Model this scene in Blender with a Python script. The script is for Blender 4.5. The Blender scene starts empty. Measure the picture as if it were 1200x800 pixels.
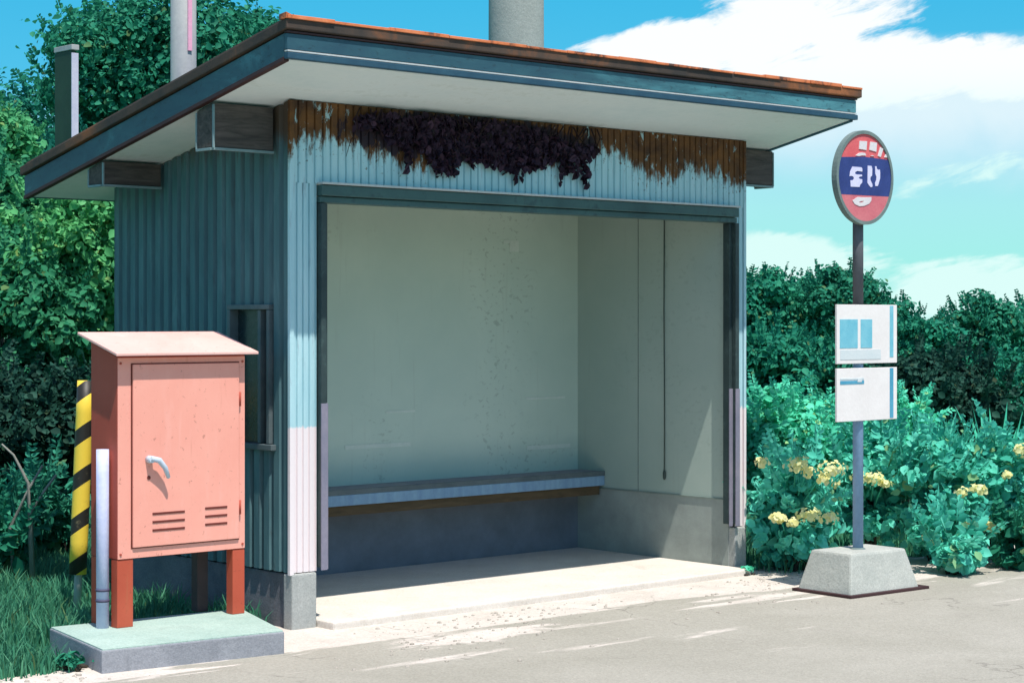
import bpy, bmesh, math, random
import numpy as np
from mathutils import Vector, Matrix

random.seed(7)
RNG = np.random.default_rng(11)
scene = bpy.context.scene
COL = scene.collection

# ------------------------------------------------------------------ camera frame
EYE = 1.35
CAM = Vector((-4.973, -6.975, EYE))
TH = 0.7317
CT, ST = math.cos(TH), math.sin(TH)
F, U0, V0 = 2293.1, 600.0, 373.9          # focal length, principal column and horizon row for a 1200 px wide frame


def at(u, v, d):
    """World point seen at column u, row v, at distance d along the view."""
    x, z = (u - U0) / F * d, EYE - (v - V0) / F * d
    return Vector((CAM.x + x * CT + d * ST, CAM.y - x * ST + d * CT, z))


def on_y(u, v, y):
    k = (u - U0) / F
    d = (y - CAM.y) / (CT - k * ST)
    return at(u, v, d)


# ------------------------------------------------------------------ materials
def lin(r, g, b):
    f = lambda c: c / 12.92 if c <= 0.04045 else ((c + 0.055) / 1.055) ** 2.4
    return (f(r / 255), f(g / 255), f(b / 255), 1)


class NT:
    def __init__(self, name):
        self.m = bpy.data.materials.new(name)
        self.m.use_nodes = True
        self.t = self.m.node_tree
        self.t.nodes.clear()
        self.out = self.n('ShaderNodeOutputMaterial')

    def n(self, kind, **kw):
        nd = self.t.nodes.new(kind)
        for k, v in kw.items():
            if k.startswith('_'):
                nd.inputs[k[1:].replace('_', ' ')].default_value = v
            else:
                setattr(nd, k, v)
        return nd

    def l(self, a, b):
        self.t.links.new(a, b)

    def ramp(self, fac, stops, interp='LINEAR'):
        r = self.n('ShaderNodeValToRGB')
        r.color_ramp.interpolation = interp
        els = r.color_ramp.elements
        while len(els) < len(stops):
            els.new(0.5)
        for e, (p, c) in zip(els, stops):
            e.position = p
            e.color = c if len(c) == 4 else (*c, 1)
        self.l(fac, r.inputs[0])
        return r.outputs[0]

    def noise(self, vec, scale=5, detail=5, rough=0.6, dist=0.0, stretch=None):
        if stretch:
            mp = self.n('ShaderNodeMapping')
            mp.inputs['Scale'].default_value = stretch
            self.l(vec, mp.inputs[0])
            vec = mp.outputs[0]
        n = self.n('ShaderNodeTexNoise')
        n.inputs['Scale'].default_value = scale
        n.inputs['Detail'].default_value = detail
        n.inputs['Roughness'].default_value = rough
        n.inputs['Distortion'].default_value = dist
        self.l(vec, n.inputs['Vector'])
        return n.outputs['Fac']

    def math(self, op, a, b=None, c=None):
        m = self.n('ShaderNodeMath', operation=op)
        for i, x in enumerate((a, b, c)):
            if x is None:
                continue
            if isinstance(x, (int, float)):
                m.inputs[i].default_value = x
            else:
                self.l(x, m.inputs[i])
        return m.outputs[0]

    def step(self, v, lo, hi):
        m = self.n('ShaderNodeMapRange', interpolation_type='SMOOTHSTEP')
        self.l(v, m.inputs['Value'])
        m.inputs['From Min'].default_value = lo
        m.inputs['From Max'].default_value = hi
        return m.outputs[0]

    def mix(self, fac, a, b, mode='MIX'):
        m = self.n('ShaderNodeMix', data_type='RGBA', blend_type=mode)
        if isinstance(fac, (int, float)):
            m.inputs[0].default_value = fac
        else:
            self.l(fac, m.inputs[0])
        for x, i in ((a, 6), (b, 7)):
            if isinstance(x, (tuple, list)):
                m.inputs[i].default_value = x if len(x) == 4 else (*x, 1)
            else:
                self.l(x, m.inputs[i])
        return m.outputs[2]

    def pos(self):
        return self.n('ShaderNodeNewGeometry').outputs['Position']

    def xyz(self):
        s = self.n('ShaderNodeSeparateXYZ')
        self.l(self.pos(), s.inputs[0])
        return s.outputs

    def finish(self, col, rough=0.7, metal=0.0, bump=None, bump_d=0.01, bump_s=0.5, spec=0.4):
        p = self.n('ShaderNodeBsdfPrincipled')
        if isinstance(col, (tuple, list)):
            p.inputs['Base Color'].default_value = col if len(col) == 4 else (*col, 1)
        else:
            self.l(col, p.inputs['Base Color'])
        if isinstance(rough, (int, float)):
            p.inputs['Roughness'].default_value = rough
        else:
            self.l(rough, p.inputs['Roughness'])
        p.inputs['Metallic'].default_value = metal
        p.inputs['Specular IOR Level'].default_value = spec
        if bump is not None:
            b = self.n('ShaderNodeBump')
            b.inputs['Strength'].default_value = bump_s
            b.inputs['Distance'].default_value = bump_d
            self.l(bump, b.inputs['Height'])
            self.l(b.outputs[0], p.inputs['Normal'])
        self.l(p.outputs[0], self.out.inputs[0])
        return self.m


def weathered(name, a, b, scale=6, stretch=(1, 1, 1), rough=0.65, dirt=None, dirt_amt=0.5, bump_s=0.25, spec=0.4):
    """Two close tones in broad patches, with optional small-scale dirt specks."""
    t = NT(name)
    p = t.pos()
    n1 = t.noise(p, scale, 6, 0.6, 0.4, stretch)
    c = t.ramp(n1, [(0.32, a), (0.68, b)])
    fine = t.noise(p, scale * 9, 4, 0.7)
    if dirt:
        k = t.step(t.math('ADD', t.math('MULTIPLY', n1, 0.5), t.math('MULTIPLY', fine, 0.5)), 0.52, 0.66)
        c = t.mix(t.math('MULTIPLY', k, dirt_amt), c, dirt)
    c = t.mix(0.12, c, t.ramp(fine, [(0.3, (0.25, 0.25, 0.25)), (0.7, (0.9, 0.9, 0.9))]), 'OVERLAY')
    r = t.math('ADD', t.math('MULTIPLY', fine, 0.25), rough - 0.12)
    return t.finish(c, r, bump=fine, bump_d=0.004, bump_s=bump_s, spec=spec)


def leaf_mat(name, dark, mid, light, trans=0.25, patch=1.2):
    t = NT(name)
    g = t.n('ShaderNodeNewGeometry')
    rnd = g.outputs['Random Per Island']
    n = t.noise(g.outputs['Position'], patch, 3, 0.6)
    k = t.math('ADD', t.math('MULTIPLY', rnd, 0.6), t.math('MULTIPLY', n, 0.5))
    c = t.ramp(k, [(0.22, dark), (0.52, mid), (0.85, light)])
    old = t.step(t.math('FRACT', t.math('MULTIPLY', rnd, 17.3)), 0.95, 0.98)
    c = t.mix(t.math('MULTIPLY', old, 0.55), c, (mid[1] * 0.75, mid[1] * 0.82, mid[1] * 0.18))
    p = t.n('ShaderNodeBsdfPrincipled')
    t.l(c, p.inputs['Base Color'])
    p.inputs['Roughness'].default_value = 0.6
    p.inputs['Specular IOR Level'].default_value = 0.12
    tr = t.n('ShaderNodeBsdfTranslucent')
    t.l(t.mix(0.5, c, light), tr.inputs[0])
    mx = t.n('ShaderNodeMixShader')
    mx.inputs[0].default_value = trans
    t.l(p.outputs[0], mx.inputs[1])
    t.l(tr.outputs[0], mx.inputs[2])
    t.l(mx.outputs[0], t.out.inputs[0])
    return t.m


M = {}


def front_cladding():
    t = NT('pale_painted_corrugated_steel')
    X, Y, Z = t.xyz()
    p = t.pos()
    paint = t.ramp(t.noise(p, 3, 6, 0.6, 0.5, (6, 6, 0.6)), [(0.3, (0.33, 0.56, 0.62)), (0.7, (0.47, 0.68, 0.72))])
    paint = t.mix(t.math('MULTIPLY', t.step(t.noise(p, 9, 4, 0.65, 0, (4, 4, 0.5)), 0.56, 0.7), 0.5), paint, (0.24, 0.30, 0.36))
    # sunlit lower part of the strips, painted in as a pinkish white band
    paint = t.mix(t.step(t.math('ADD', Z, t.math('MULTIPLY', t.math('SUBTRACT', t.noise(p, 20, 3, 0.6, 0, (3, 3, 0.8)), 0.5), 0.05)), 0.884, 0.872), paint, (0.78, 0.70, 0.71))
    drip = t.math('ADD', t.math('MULTIPLY', t.noise(p, 14, 6, 0.72, 0.3, (1.6, 1.6, 0.42)), 0.42),
                  t.math('ADD', t.math('MULTIPLY', t.noise(p, 1.7, 2, 0.5, 0, (1, 1, 0.2)), 0.60), t.math('MULTIPLY', t.noise(p, 60, 3, 0.7, 0, (1, 1, 0.6)), 0.06)))
    lim = t.math('SUBTRACT', Z, drip)
    k = t.math('MULTIPLY', t.step(lim, 1.535, 1.60), t.step(Y, 0.7, 0.5))
    flake = t.step(t.noise(p, 16, 5, 0.68, 0.4, (1.4, 1.4, 0.7)), 0.60, 0.66)
    k = t.math('MULTIPLY', k, t.math('SUBTRACT', 1.0, t.math('MULTIPLY', flake, 0.75)))
    rust = t.ramp(t.noise(p, 7, 5, 0.7, 0.6), [(0.3, (0.045, 0.018, 0.007)), (0.55, (0.125, 0.050, 0.012)), (0.8, (0.22, 0.085, 0.018))])
    c = t.mix(k, paint, rust)
    spot = t.math('MULTIPLY', t.step(t.noise(p, 55, 3, 0.6), 0.60, 0.66), t.step(lim, 1.44, 1.56))
    c = t.mix(t.math('MULTIPLY', spot, 0.8), c, (0.10, 0.04, 0.015))
    # plum-black mould stain behind the creeper
    dx = t.math('DIVIDE', t.math('SUBTRACT', X, 1.07), 0.86)
    dz = t.math('DIVIDE', t.math('SUBTRACT', Z, 2.19), 0.12)
    rad = t.math('ADD', t.math('ADD', t.math('MULTIPLY', dx, dx), t.math('MULTIPLY', dz, dz)), t.math('MULTIPLY', t.math('SUBTRACT', t.noise(p, 9, 6, 0.72, 0.4, (1.5, 1.5, 0.7)), 0.5), 2.6))
    c = t.mix(t.math('MULTIPLY', t.step(rad, 0.95, 0.75), t.step(Y, 0.7, 0.5)), c, (0.022, 0.012, 0.020))
    fine = t.noise(p, 60, 4, 0.7)
    return t.finish(c, t.math('ADD', t.math('MULTIPLY', k, 0.3), 0.5), bump=fine, bump_d=0.003, bump_s=0.3)


def side_cladding():
    t = NT('shade_dark_teal_corrugated_steel')  # darker than the front sheet: shade of the side put into the colour
    X, Y, Z = t.xyz()
    p = t.pos()
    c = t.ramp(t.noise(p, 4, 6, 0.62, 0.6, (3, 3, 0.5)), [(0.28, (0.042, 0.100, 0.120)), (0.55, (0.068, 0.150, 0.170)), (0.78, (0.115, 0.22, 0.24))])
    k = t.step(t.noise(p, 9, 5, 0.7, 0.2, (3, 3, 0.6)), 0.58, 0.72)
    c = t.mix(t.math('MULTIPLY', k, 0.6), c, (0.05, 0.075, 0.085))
    k2 = t.step(t.math('ADD', t.math('MULTIPLY', t.noise(p, 18, 3, 0.6, 0, (3, 3, 0.4)), 0.3), Z), 2.2, 2.36)
    c = t.mix(k2, c, (0.07, 0.05, 0.035))
    return t.finish(c, 0.6, bump=t.noise(p, 60, 4, 0.7), bump_d=0.003, bump_s=0.3)


def plaster(name, upper, upper2, lower, zdado, speck=0.5):
    t = NT(name)
    X, Y, Z = t.xyz()
    p = t.pos()
    c = t.ramp(t.noise(p, 1.6, 6, 0.6, 0.3), [(0.3, upper), (0.7, upper2)])
    sp = t.math('MULTIPLY', t.step(t.noise(p, 26, 3, 0.55, 0.6, (1, 1, 1.6)), 0.585, 0.64), t.step(t.noise(p, 1.5, 2, 0.5), 0.47, 0.60))
    c = t.mix(t.math('MULTIPLY', sp, speck), c, tuple(x * 0.62 for x in upper))
    st = t.step(t.noise(p, 7, 4, 0.6, 0, (4, 4, 0.25)), 0.60, 0.78)
    c = t.mix(t.math('MULTIPLY', st, 0.22), c, (0.30, 0.33, 0.30))
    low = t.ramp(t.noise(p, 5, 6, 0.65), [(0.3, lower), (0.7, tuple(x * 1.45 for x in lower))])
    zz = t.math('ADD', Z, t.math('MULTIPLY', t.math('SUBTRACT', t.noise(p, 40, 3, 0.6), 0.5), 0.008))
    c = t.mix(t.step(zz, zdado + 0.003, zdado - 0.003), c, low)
    return t.finish(c, 0.75, bump=t.noise(p, 90, 5, 0.7), bump_d=0.003, bump_s=0.25, spec=0.25)


def concrete(name, a, b, stain=(0.12, 0.12, 0.11), scale=5):
    t = NT(name)
    p = t.pos()
    n = t.noise(p, scale, 8, 0.65, 0.3)
    c = t.ramp(n, [(0.3, a), (0.7, b)])
    k = t.step(t.noise(p, scale * 1.7, 6, 0.7, 0.5, (1, 1, 0.5)), 0.55, 0.75)
    c = t.mix(t.math('MULTIPLY', k, 0.45), c, stain)
    v = t.n('ShaderNodeTexVoronoi', _Scale=170.0)
    t.l(p, v.inputs['Vector'])
    pit = t.step(v.outputs['Distance'], 0.12, 0.3)
    c = t.mix(0.12, c, t.ramp(v.outputs['Color'], [(0.2, (0.1, 0.1, 0.1)), (0.9, (0.9, 0.9, 0.9))]), 'OVERLAY')
    h = t.math('ADD', t.math('MULTIPLY', pit, 0.2), t.noise(p, 45, 6, 0.7))
    return t.finish(c, 0.88, bump=h, bump_d=0.006, bump_s=0.55, spec=0.2)


def road_mat():
    t = NT('worn_asphalt_with_cream_patches')
    X, Y, Z = t.xyz()
    p = t.pos()
    asp = t.ramp(t.noise(p, 1.1, 7, 0.6, 0.4), [(0.3, (0.295, 0.282, 0.238)), (0.7, (0.365, 0.348, 0.302))])
    cream = t.ramp(t.noise(p, 4, 7, 0.65, 0.3), [(0.3, (0.50, 0.455, 0.405)), (0.7, (0.62, 0.57, 0.52))])
    # cream tone along the verge and in drawn-out drifts over the grey
    drift = t.noise(p, 1.0, 5, 0.62, 0.5, (0.55, 2.8, 1))
    edge = t.math('ADD', Y, t.math('MULTIPLY', t.math('SUBTRACT', drift, 0.5), 2.1))
    k = t.step(edge, -0.66, -0.58)
    k2 = t.step(t.math('ADD', t.noise(p, 1.3, 5, 0.6, 0.4, (0.5, 2.6, 1)), t.math('MULTIPLY', Y, 0.10)), 0.465, 0.54)
    kk = t.math('MAXIMUM', k, k2)
    c = t.mix(kk, asp, cream)
    v = t.n('ShaderNodeTexVoronoi', _Scale=120.0)
    t.l(p, v.inputs['Vector'])
    c = t.mix(0.13, c, t.ramp(v.outputs['Color'], [(0.15, (0.12, 0.12, 0.12)), (0.9, (0.88, 0.88, 0.88))]), 'OVERLAY')
    st = t.step(t.noise(p, 2.2, 4, 0.6), 0.6, 0.8)
    c = t.mix(t.math('MULTIPLY', st, 0.2), c, (0.22, 0.2, 0.18))
    vc = t.n('ShaderNodeTexVoronoi', feature='DISTANCE_TO_EDGE', _Scale=0.9)
    wv = t.n('ShaderNodeVectorMath', operation='ADD')
    nz = t.n('ShaderNodeTexNoise', _Scale=2.4, _Detail=6.0)
    t.l(p, nz.inputs['Vector'])
    t.l(p, wv.inputs[0])
    t.l(nz.outputs['Color'], wv.inputs[1])
    t.l(wv.outputs[0], vc.inputs['Vector'])
    crack = t.math('MULTIPLY', t.step(vc.outputs['Distance'], 0.011, 0.003), t.step(t.noise(p, 0.9, 3, 0.6), 0.5, 0.6))
    c = t.mix(t.math('MULTIPLY', crack, 0.45), c, (0.14, 0.13, 0.115))
    h = t.math('ADD', t.math('MULTIPLY', v.outputs['Distance'], 0.6), t.noise(p, 25, 6, 0.7))
    return t.finish(c, 0.9, bump=h, bump_d=0.006, bump_s=0.5, spec=0.2)


def earth_mat():
    t = NT('grassy_earth')
    p = t.pos()
    n = t.noise(p, 1.4, 8, 0.65, 0.5)
    c = t.ramp(n, [(0.3, (0.03, 0.12, 0.07)), (0.55, (0.05, 0.20, 0.11)), (0.75, (0.09, 0.18, 0.10))])
    return t.finish(c, 0.95, bump=t.noise(p, 30, 6, 0.7), bump_d=0.03, bump_s=0.6, spec=0.1)


def roof_rust():
    t = NT('rusted_roofing_sheet')
    X, Y, Z = t.xyz()
    p = t.pos()
    n = t.noise(p, 3.2, 6, 0.65, 0.6)
    k = t.math('ADD', t.math('SUBTRACT', n, 0.07), t.math('MULTIPLY', t.step(X, 2.2, 3.3), 0.20))
    c = t.ramp(k, [(0.30, (0.035, 0.030, 0.027)), (0.5, (0.075, 0.048, 0.035)), (0.62, (0.20, 0.075, 0.03)), (0.8, (0.50, 0.17, 0.06))])
    return t.finish(c, 0.8, bump=t.noise(p, 50, 5, 0.7), bump_d=0.004, bump_s=0.4)


def flashing_rust():
    t = NT('orange_rusted_edge_strip')
    p = t.pos()
    n = t.noise(p, 5, 6, 0.7, 0.5, (1.5, 1, 1))
    c = t.ramp(n, [(0.36, (0.10, 0.045, 0.03)), (0.46, (0.62, 0.17, 0.06)), (0.75, (0.80, 0.27, 0.12))])
    return t.finish(c, 0.75, bump=t.noise(p, 60, 4, 0.7), bump_d=0.003, bump_s=0.4)


def fascia_mat():
    t = NT('faded_teal_fascia_paint')
    X, Y, Z = t.xyz()
    p = t.pos()
    n = t.noise(p, 2.6, 7, 0.68, 0.7, (0.6, 1, 2.5))
    k = t.math('ADD', n, t.math('MULTIPLY', t.step(X, 0.6, 3.2), 0.30))
    c = t.ramp(k, [(0.32, (0.018, 0.055, 0.09)), (0.55, (0.030, 0.095, 0.125)), (0.80, (0.075, 0.24, 0.28))])
    sp = t.step(t.noise(p, 34, 4, 0.6, 0.5, (0.7, 1, 1.6)), 0.59, 0.65)
    c = t.mix(t.math('MULTIPLY', sp, 0.6), c, (0.02, 0.045, 0.06))
    return t.finish(c, 0.5, bump=t.noise(p, 50, 4, 0.7), bump_d=0.002, bump_s=0.25)


def hazard_mat():
    t = NT('yellow_black_hazard_stripes')
    X, Y, Z = t.xyz()
    p = t.pos()
    side = t.math('ADD', t.math('MULTIPLY', X, CT), t.math('MULTIPLY', Y, -ST))
    s = t.math('FRACT', t.math('MULTIPLY', t.math('ADD', t.math('MULTIPLY', side, -0.7), Z), 5.1))
    k = t.math('GREATER_THAN', s, 0.62)
    c = t.mix(k, (0.86, 0.60, 0.06), (0.02, 0.018, 0.015))
    d = t.step(t.noise(p, 30, 5, 0.7), 0.58, 0.72)
    c = t.mix(t.math('MULTIPLY', d, 0.5), c, (0.22, 0.19, 0.10))
    return t.finish(c, 0.5, bump=t.noise(p, 50, 3, 0.6), bump_d=0.002, bump_s=0.3)


def bark_mat(name, a, b):
    t = NT(name)
    p = t.pos()
    n = t.noise(p, 9, 7, 0.7, 0.4, (2, 2, 0.4))
    return t.finish(t.ramp(n, [(0.3, a), (0.7, b)]), 0.9, bump=n, bump_d=0.02, bump_s=0.8, spec=0.1)


def wood_mat(name, a, b):
    t = NT(name)
    p = t.pos()
    n = t.noise(p, 6, 7, 0.65, 1.2, (0.8, 4, 6))
    return t.finish(t.ramp(n, [(0.3, a), (0.7, b)]), 0.8, bump=n, bump_d=0.005, bump_s=0.5, spec=0.2)


def red_paint(name, a, b, chalk):
    t = NT(name)
    X, Y, Z = t.xyz()
    p = t.pos()
    c = t.ramp(t.noise(p, 3.5, 6, 0.6, 0.5), [(0.3, a), (0.7, b)])
    st = t.step(t.noise(p, 8, 5, 0.65, 0.3, (2.5, 2.5, 0.5)), 0.52, 0.75)
    c = t.mix(t.math('MULTIPLY', st, 0.4), c, chalk)
    run = t.math('MULTIPLY', t.step(t.noise(p, 30, 5, 0.65, 0.2, (1.6, 1.6, 0.12)), 0.56, 0.70), t.step(t.noise(p, 3.2, 3, 0.6), 0.48, 0.66))
    c = t.mix(t.math('MULTIPLY', run, 0.35), c, (0.42, 0.13, 0.06))
    sc = t.step(t.noise(p, 46, 5, 0.7, 0.4), 0.62, 0.68)
    c = t.mix(t.math('MULTIPLY', sc, 0.40), c, (0.18, 0.05, 0.03))
    return t.finish(c, 0.62, bump=t.noise(p, 80, 4, 0.7), bump_d=0.002, bump_s=0.25, spec=0.3)


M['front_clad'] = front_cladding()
M['side_clad'] = side_cladding()
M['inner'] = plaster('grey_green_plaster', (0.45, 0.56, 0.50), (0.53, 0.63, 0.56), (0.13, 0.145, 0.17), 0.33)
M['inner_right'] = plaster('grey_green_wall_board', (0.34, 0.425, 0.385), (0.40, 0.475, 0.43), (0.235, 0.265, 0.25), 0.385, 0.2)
M['ceiling'] = weathered('shelter_ceiling_board', (0.30, 0.34, 0.32), (0.36, 0.40, 0.38))
M['soffit'] = weathered('pale_soffit_board', (0.58, 0.69, 0.72), (0.68, 0.76, 0.78), 2.2, (0.6, 2, 1), 0.7, (0.40, 0.50, 0.49), 0.45)
M['fascia'] = fascia_mat()
M['trim_pale'] = weathered('pale_weathered_trim', (0.40, 0.45, 0.46), (0.52, 0.53, 0.53), 6)
M['trim_dark'] = weathered('dark_stained_trim', (0.035, 0.012, 0.014), (0.05, 0.02, 0.02), 6)
M['trim_blue'] = weathered('dark_blue_gutter_lip', (0.012, 0.05, 0.09), (0.025, 0.085, 0.13), 5)
M['roof'] = roof_rust()
M['flash'] = flashing_rust()
M['frame'] = weathered('dark_green_grey_frame_paint', (0.018, 0.034, 0.036), (0.035, 0.058, 0.06), 5, (1, 1, 1), 0.55, (0.06, 0.11, 0.10), 0.5)
M['lintel'] = weathered('dark_teal_lintel_paint', (0.030, 0.070, 0.072), (0.055, 0.125, 0.12), 3, (1, 1, 1), 0.5, (0.02, 0.04, 0.045), 0.8)
M['jamb'] = weathered('mauve_grey_sunlit_jamb', (0.17, 0.17, 0.23), (0.24, 0.22, 0.28), 6)
M['beam'] = wood_mat('weathered_brown_beam', (0.045, 0.04, 0.038), (0.12, 0.10, 0.09))
M['beam_edge'] = weathered('grey_green_metal_edge', (0.14, 0.22, 0.23), (0.22, 0.30, 0.31), 8)
M['concrete'] = concrete('grey_concrete', (0.30, 0.32, 0.31), (0.42, 0.43, 0.41))
M['plinth'] = concrete('dark_concrete', (0.10, 0.11, 0.13), (0.18, 0.18, 0.20), (0.06, 0.07, 0.06))  # darker concrete for the plinths
M['slab'] = concrete('sandy_concrete_floor', (0.58, 0.53, 0.47), (0.68, 0.63, 0.57), (0.42, 0.39, 0.34), 3)
M['pad'] = concrete('mint_tinted_concrete', (0.30, 0.42, 0.37), (0.40, 0.52, 0.46), (0.22, 0.28, 0.25), 4)
M['pad_side'] = concrete('grey_slab_side', (0.24, 0.25, 0.28), (0.34, 0.35, 0.38), (0.12, 0.13, 0.14), 4)
M['sign_base'] = concrete('pale_grey_sign_base', (0.36, 0.38, 0.35), (0.46, 0.47, 0.43), (0.24, 0.25, 0.23), 6)
M['bench_top'] = weathered('worn_grey_bench_top', (0.20, 0.20, 0.25), (0.30, 0.29, 0.32), 5, (1, 2, 1))
M['bench_front'] = weathered('steel_blue_bench_edge', (0.15, 0.26, 0.40), (0.22, 0.36, 0.48), 6, (3, 1, 0.4))
M['bench_wood'] = wood_mat('brown_bench_batten', (0.07, 0.05, 0.028), (0.13, 0.09, 0.05))
M['glass'] = weathered('dark_window_glass', (0.012, 0.022, 0.026), (0.022, 0.034, 0.038), 4, (1, 1, 1), 0.25)
M['win_frame'] = weathered('grey_window_frame', (0.07, 0.10, 0.11), (0.11, 0.14, 0.15), 8)
M['red'] = red_paint('shaded_red_cabinet_paint', (0.36, 0.060, 0.038), (0.43, 0.085, 0.055), (0.46, 0.12, 0.08))  # deeper copy of the cabinet red, with the side's shade in the colour
M['pink'] = red_paint('sunlit_salmon_paint', (0.82, 0.34, 0.265), (0.85, 0.38, 0.30), (0.87, 0.43, 0.36))  # lighter copy for the front, with the sunlight in the colour
M['red_dark'] = red_paint('deep_red_paint', (0.42, 0.070, 0.036), (0.50, 0.095, 0.05), (0.48, 0.12, 0.07))
M['red_roof'] = red_paint('chalky_pink_roof_paint', (0.74, 0.40, 0.35), (0.78, 0.48, 0.43), (0.80, 0.54, 0.50))
M['leg_dark'] = weathered('blackish_leg_paint', (0.035, 0.025, 0.026), (0.055, 0.036, 0.036), 8)
M['seam'] = weathered('dark_red_seam', (0.12, 0.022, 0.015), (0.16, 0.03, 0.02), 8)
M['steel'] = weathered('dull_steel_lever', (0.42, 0.50, 0.62), (0.55, 0.62, 0.70), 12, (1, 1, 1), 0.35)
M['pvc'] = weathered('lavender_white_conduit', (0.40, 0.44, 0.66), (0.54, 0.56, 0.74), 6)
M['band'] = weathered('dark_clamp_band', (0.05, 0.045, 0.09), (0.08, 0.07, 0.12), 9)
M['redtape'] = weathered('red_tape', (0.62, 0.06, 0.08), (0.70, 0.10, 0.12), 9)
M['hazard'] = hazard_mat()
M['pole'] = weathered('grey_blue_lit_pole', (0.16, 0.27, 0.42), (0.24, 0.38, 0.54), 7, (1, 1, 0.4))  # lower pole: the blue light on it is put into the colour
M['pole_dark'] = weathered('dark_grey_unlit_pole', (0.07, 0.075, 0.09), (0.12, 0.125, 0.14), 7, (1, 1, 0.4))  # upper pole: darker copy without that blue light
M['rim'] = weathered('grey_green_sign_rim', (0.12, 0.17, 0.165), (0.17, 0.22, 0.21), 12)
M['sign_red'] = weathered('red_sign_enamel', (0.60, 0.085, 0.10), (0.68, 0.13, 0.14), 9)
M['sign_pink'] = weathered('faded_pink_red_enamel', (0.55, 0.13, 0.16), (0.62, 0.18, 0.20), 9)
M['sign_navy'] = weathered('navy_sign_enamel', (0.018, 0.035, 0.16), (0.03, 0.055, 0.22), 9)
M['sign_lilac'] = weathered('pale_lilac_lettering', (0.56, 0.54, 0.76), (0.66, 0.64, 0.82), 12)
M['sign_white'] = weathered('off_white_lettering', (0.62, 0.58, 0.60), (0.70, 0.66, 0.67), 12)
M['board'] = weathered('warm_white_notice_board', (0.74, 0.69, 0.67), (0.80, 0.75, 0.73), 6)
M['print_blue'] = weathered('printed_sky_blue', (0.12, 0.42, 0.54), (0.20, 0.50, 0.60), 14)
M['print_deep'] = weathered('printed_deep_blue', (0.05, 0.27, 0.42), (0.09, 0.34, 0.48), 14)
M['print_pale'] = weathered('printed_pale_grey', (0.56, 0.62, 0.64), (0.62, 0.66, 0.67), 14)
M['paper'] = weathered('pale_paper', (0.52, 0.60, 0.55), (0.58, 0.65, 0.60), 10)
M['joint'] = weathered('grey_green_joint_filler', (0.16, 0.21, 0.19), (0.22, 0.27, 0.25), 9)
M['cord'] = weathered('dark_green_cord', (0.03, 0.05, 0.045), (0.045, 0.07, 0.06), 20)
M['pole_conc'] = concrete('grey_green_utility_pole', (0.28, 0.31, 0.29), (0.36, 0.39, 0.37), (0.20, 0.24, 0.24), 3)
M['pole_steel'] = weathered('mauve_grey_steel_pole', (0.33, 0.33, 0.36), (0.45, 0.45, 0.43), 4, (1, 1, 0.3))
M['pinkline'] = weathered('pink_stripe_tone', (0.80, 0.34, 0.50), (0.84, 0.42, 0.56), 6)
M['post_green'] = weathered('dark_green_post_paint', (0.010, 0.035, 0.020), (0.02, 0.055, 0.032), 4)
M['post_pale'] = weathered('pale_lilac_sunlit_edge', (0.50, 0.48, 0.62), (0.60, 0.57, 0.68), 6)
M['dry_leaf'] = leaf_mat('dark_plum_dried_leaves', (0.018, 0.011, 0.019), (0.034, 0.018, 0.034), (0.058, 0.032, 0.056), 0.08, 5)
M['stem_dry'] = bark_mat('dry_dark_stems', (0.02, 0.012, 0.014), (0.05, 0.03, 0.03))
M['bark'] = bark_mat('grey_brown_bark', (0.03, 0.028, 0.022), (0.085, 0.075, 0.06))
M['twig'] = bark_mat('bleached_twig', (0.18, 0.19, 0.17), (0.28, 0.28, 0.25))
M['petal'] = leaf_mat('soft_yellow_petals', (0.80, 0.74, 0.30), (0.88, 0.86, 0.44), (0.92, 0.90, 0.58), 0.45, 8)
M['leaf_tree'] = leaf_mat('deep_teal_green_leaves', (0.010, 0.125, 0.078), (0.020, 0.21, 0.130), (0.042, 0.29, 0.17), 0.32, 0.8)
M['leaf_teal'] = leaf_mat('blue_green_leaves', (0.009, 0.12, 0.095), (0.014, 0.185, 0.135), (0.030, 0.25, 0.165), 0.32, 0.8)
M['leaf_bright'] = leaf_mat('fresh_green_leaves', (0.036, 0.235, 0.095), (0.066, 0.34, 0.14), (0.12, 0.43, 0.19), 0.32, 0.9)
M['leaf_mid'] = leaf_mat('mid_green_leaves', (0.016, 0.15, 0.075), (0.030, 0.22, 0.105), (0.06, 0.29, 0.14), 0.32, 0.9)
M['leaf_dark'] = leaf_mat('very_dark_leaves', (0.008, 0.034, 0.024), (0.015, 0.066, 0.048), (0.03, 0.11, 0.078), 0.32, 1.0)
M['leaf_plant'] = leaf_mat('soft_deep_teal_leaves', (0.014, 0.12, 0.075), (0.03, 0.22, 0.14), (0.06, 0.36, 0.23), 0.3, 3)
M['leaf_fresh'] = leaf_mat('light_fresh_leaves', (0.060, 0.28, 0.105), (0.105, 0.42, 0.155), (0.17, 0.52, 0.21), 0.32, 0.9)
M['leaf_far'] = leaf_mat('far_deep_green_leaves', (0.010, 0.15, 0.098), (0.018, 0.23, 0.145), (0.04, 0.31, 0.18), 0.32, 0.6)
M['leaf_shrub'] = leaf_mat('turquoise_green_leaves', (0.025, 0.28, 0.21), (0.085, 0.55, 0.41), (0.16, 0.70, 0.54), 0.32, 2.2)
M['leaf_lush'] = leaf_mat('emerald_leaves', (0.05, 0.46, 0.28), (0.10, 0.68, 0.44), (0.17, 0.76, 0.54), 0.32, 1.5)
M['grass'] = leaf_mat('meadow_grass', (0.032, 0.165, 0.095), (0.058, 0.25, 0.145), (0.11, 0.33, 0.19), 0.32, 1.4)
M['stone'] = concrete('pale_brown_stone', (0.30, 0.27, 0.23), (0.46, 0.42, 0.37))
M['road'] = road_mat()
M['earth'] = earth_mat()

# ------------------------------------------------------------------ mesh builders


def link(o):
    COL.objects.link(o)
    return o


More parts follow.
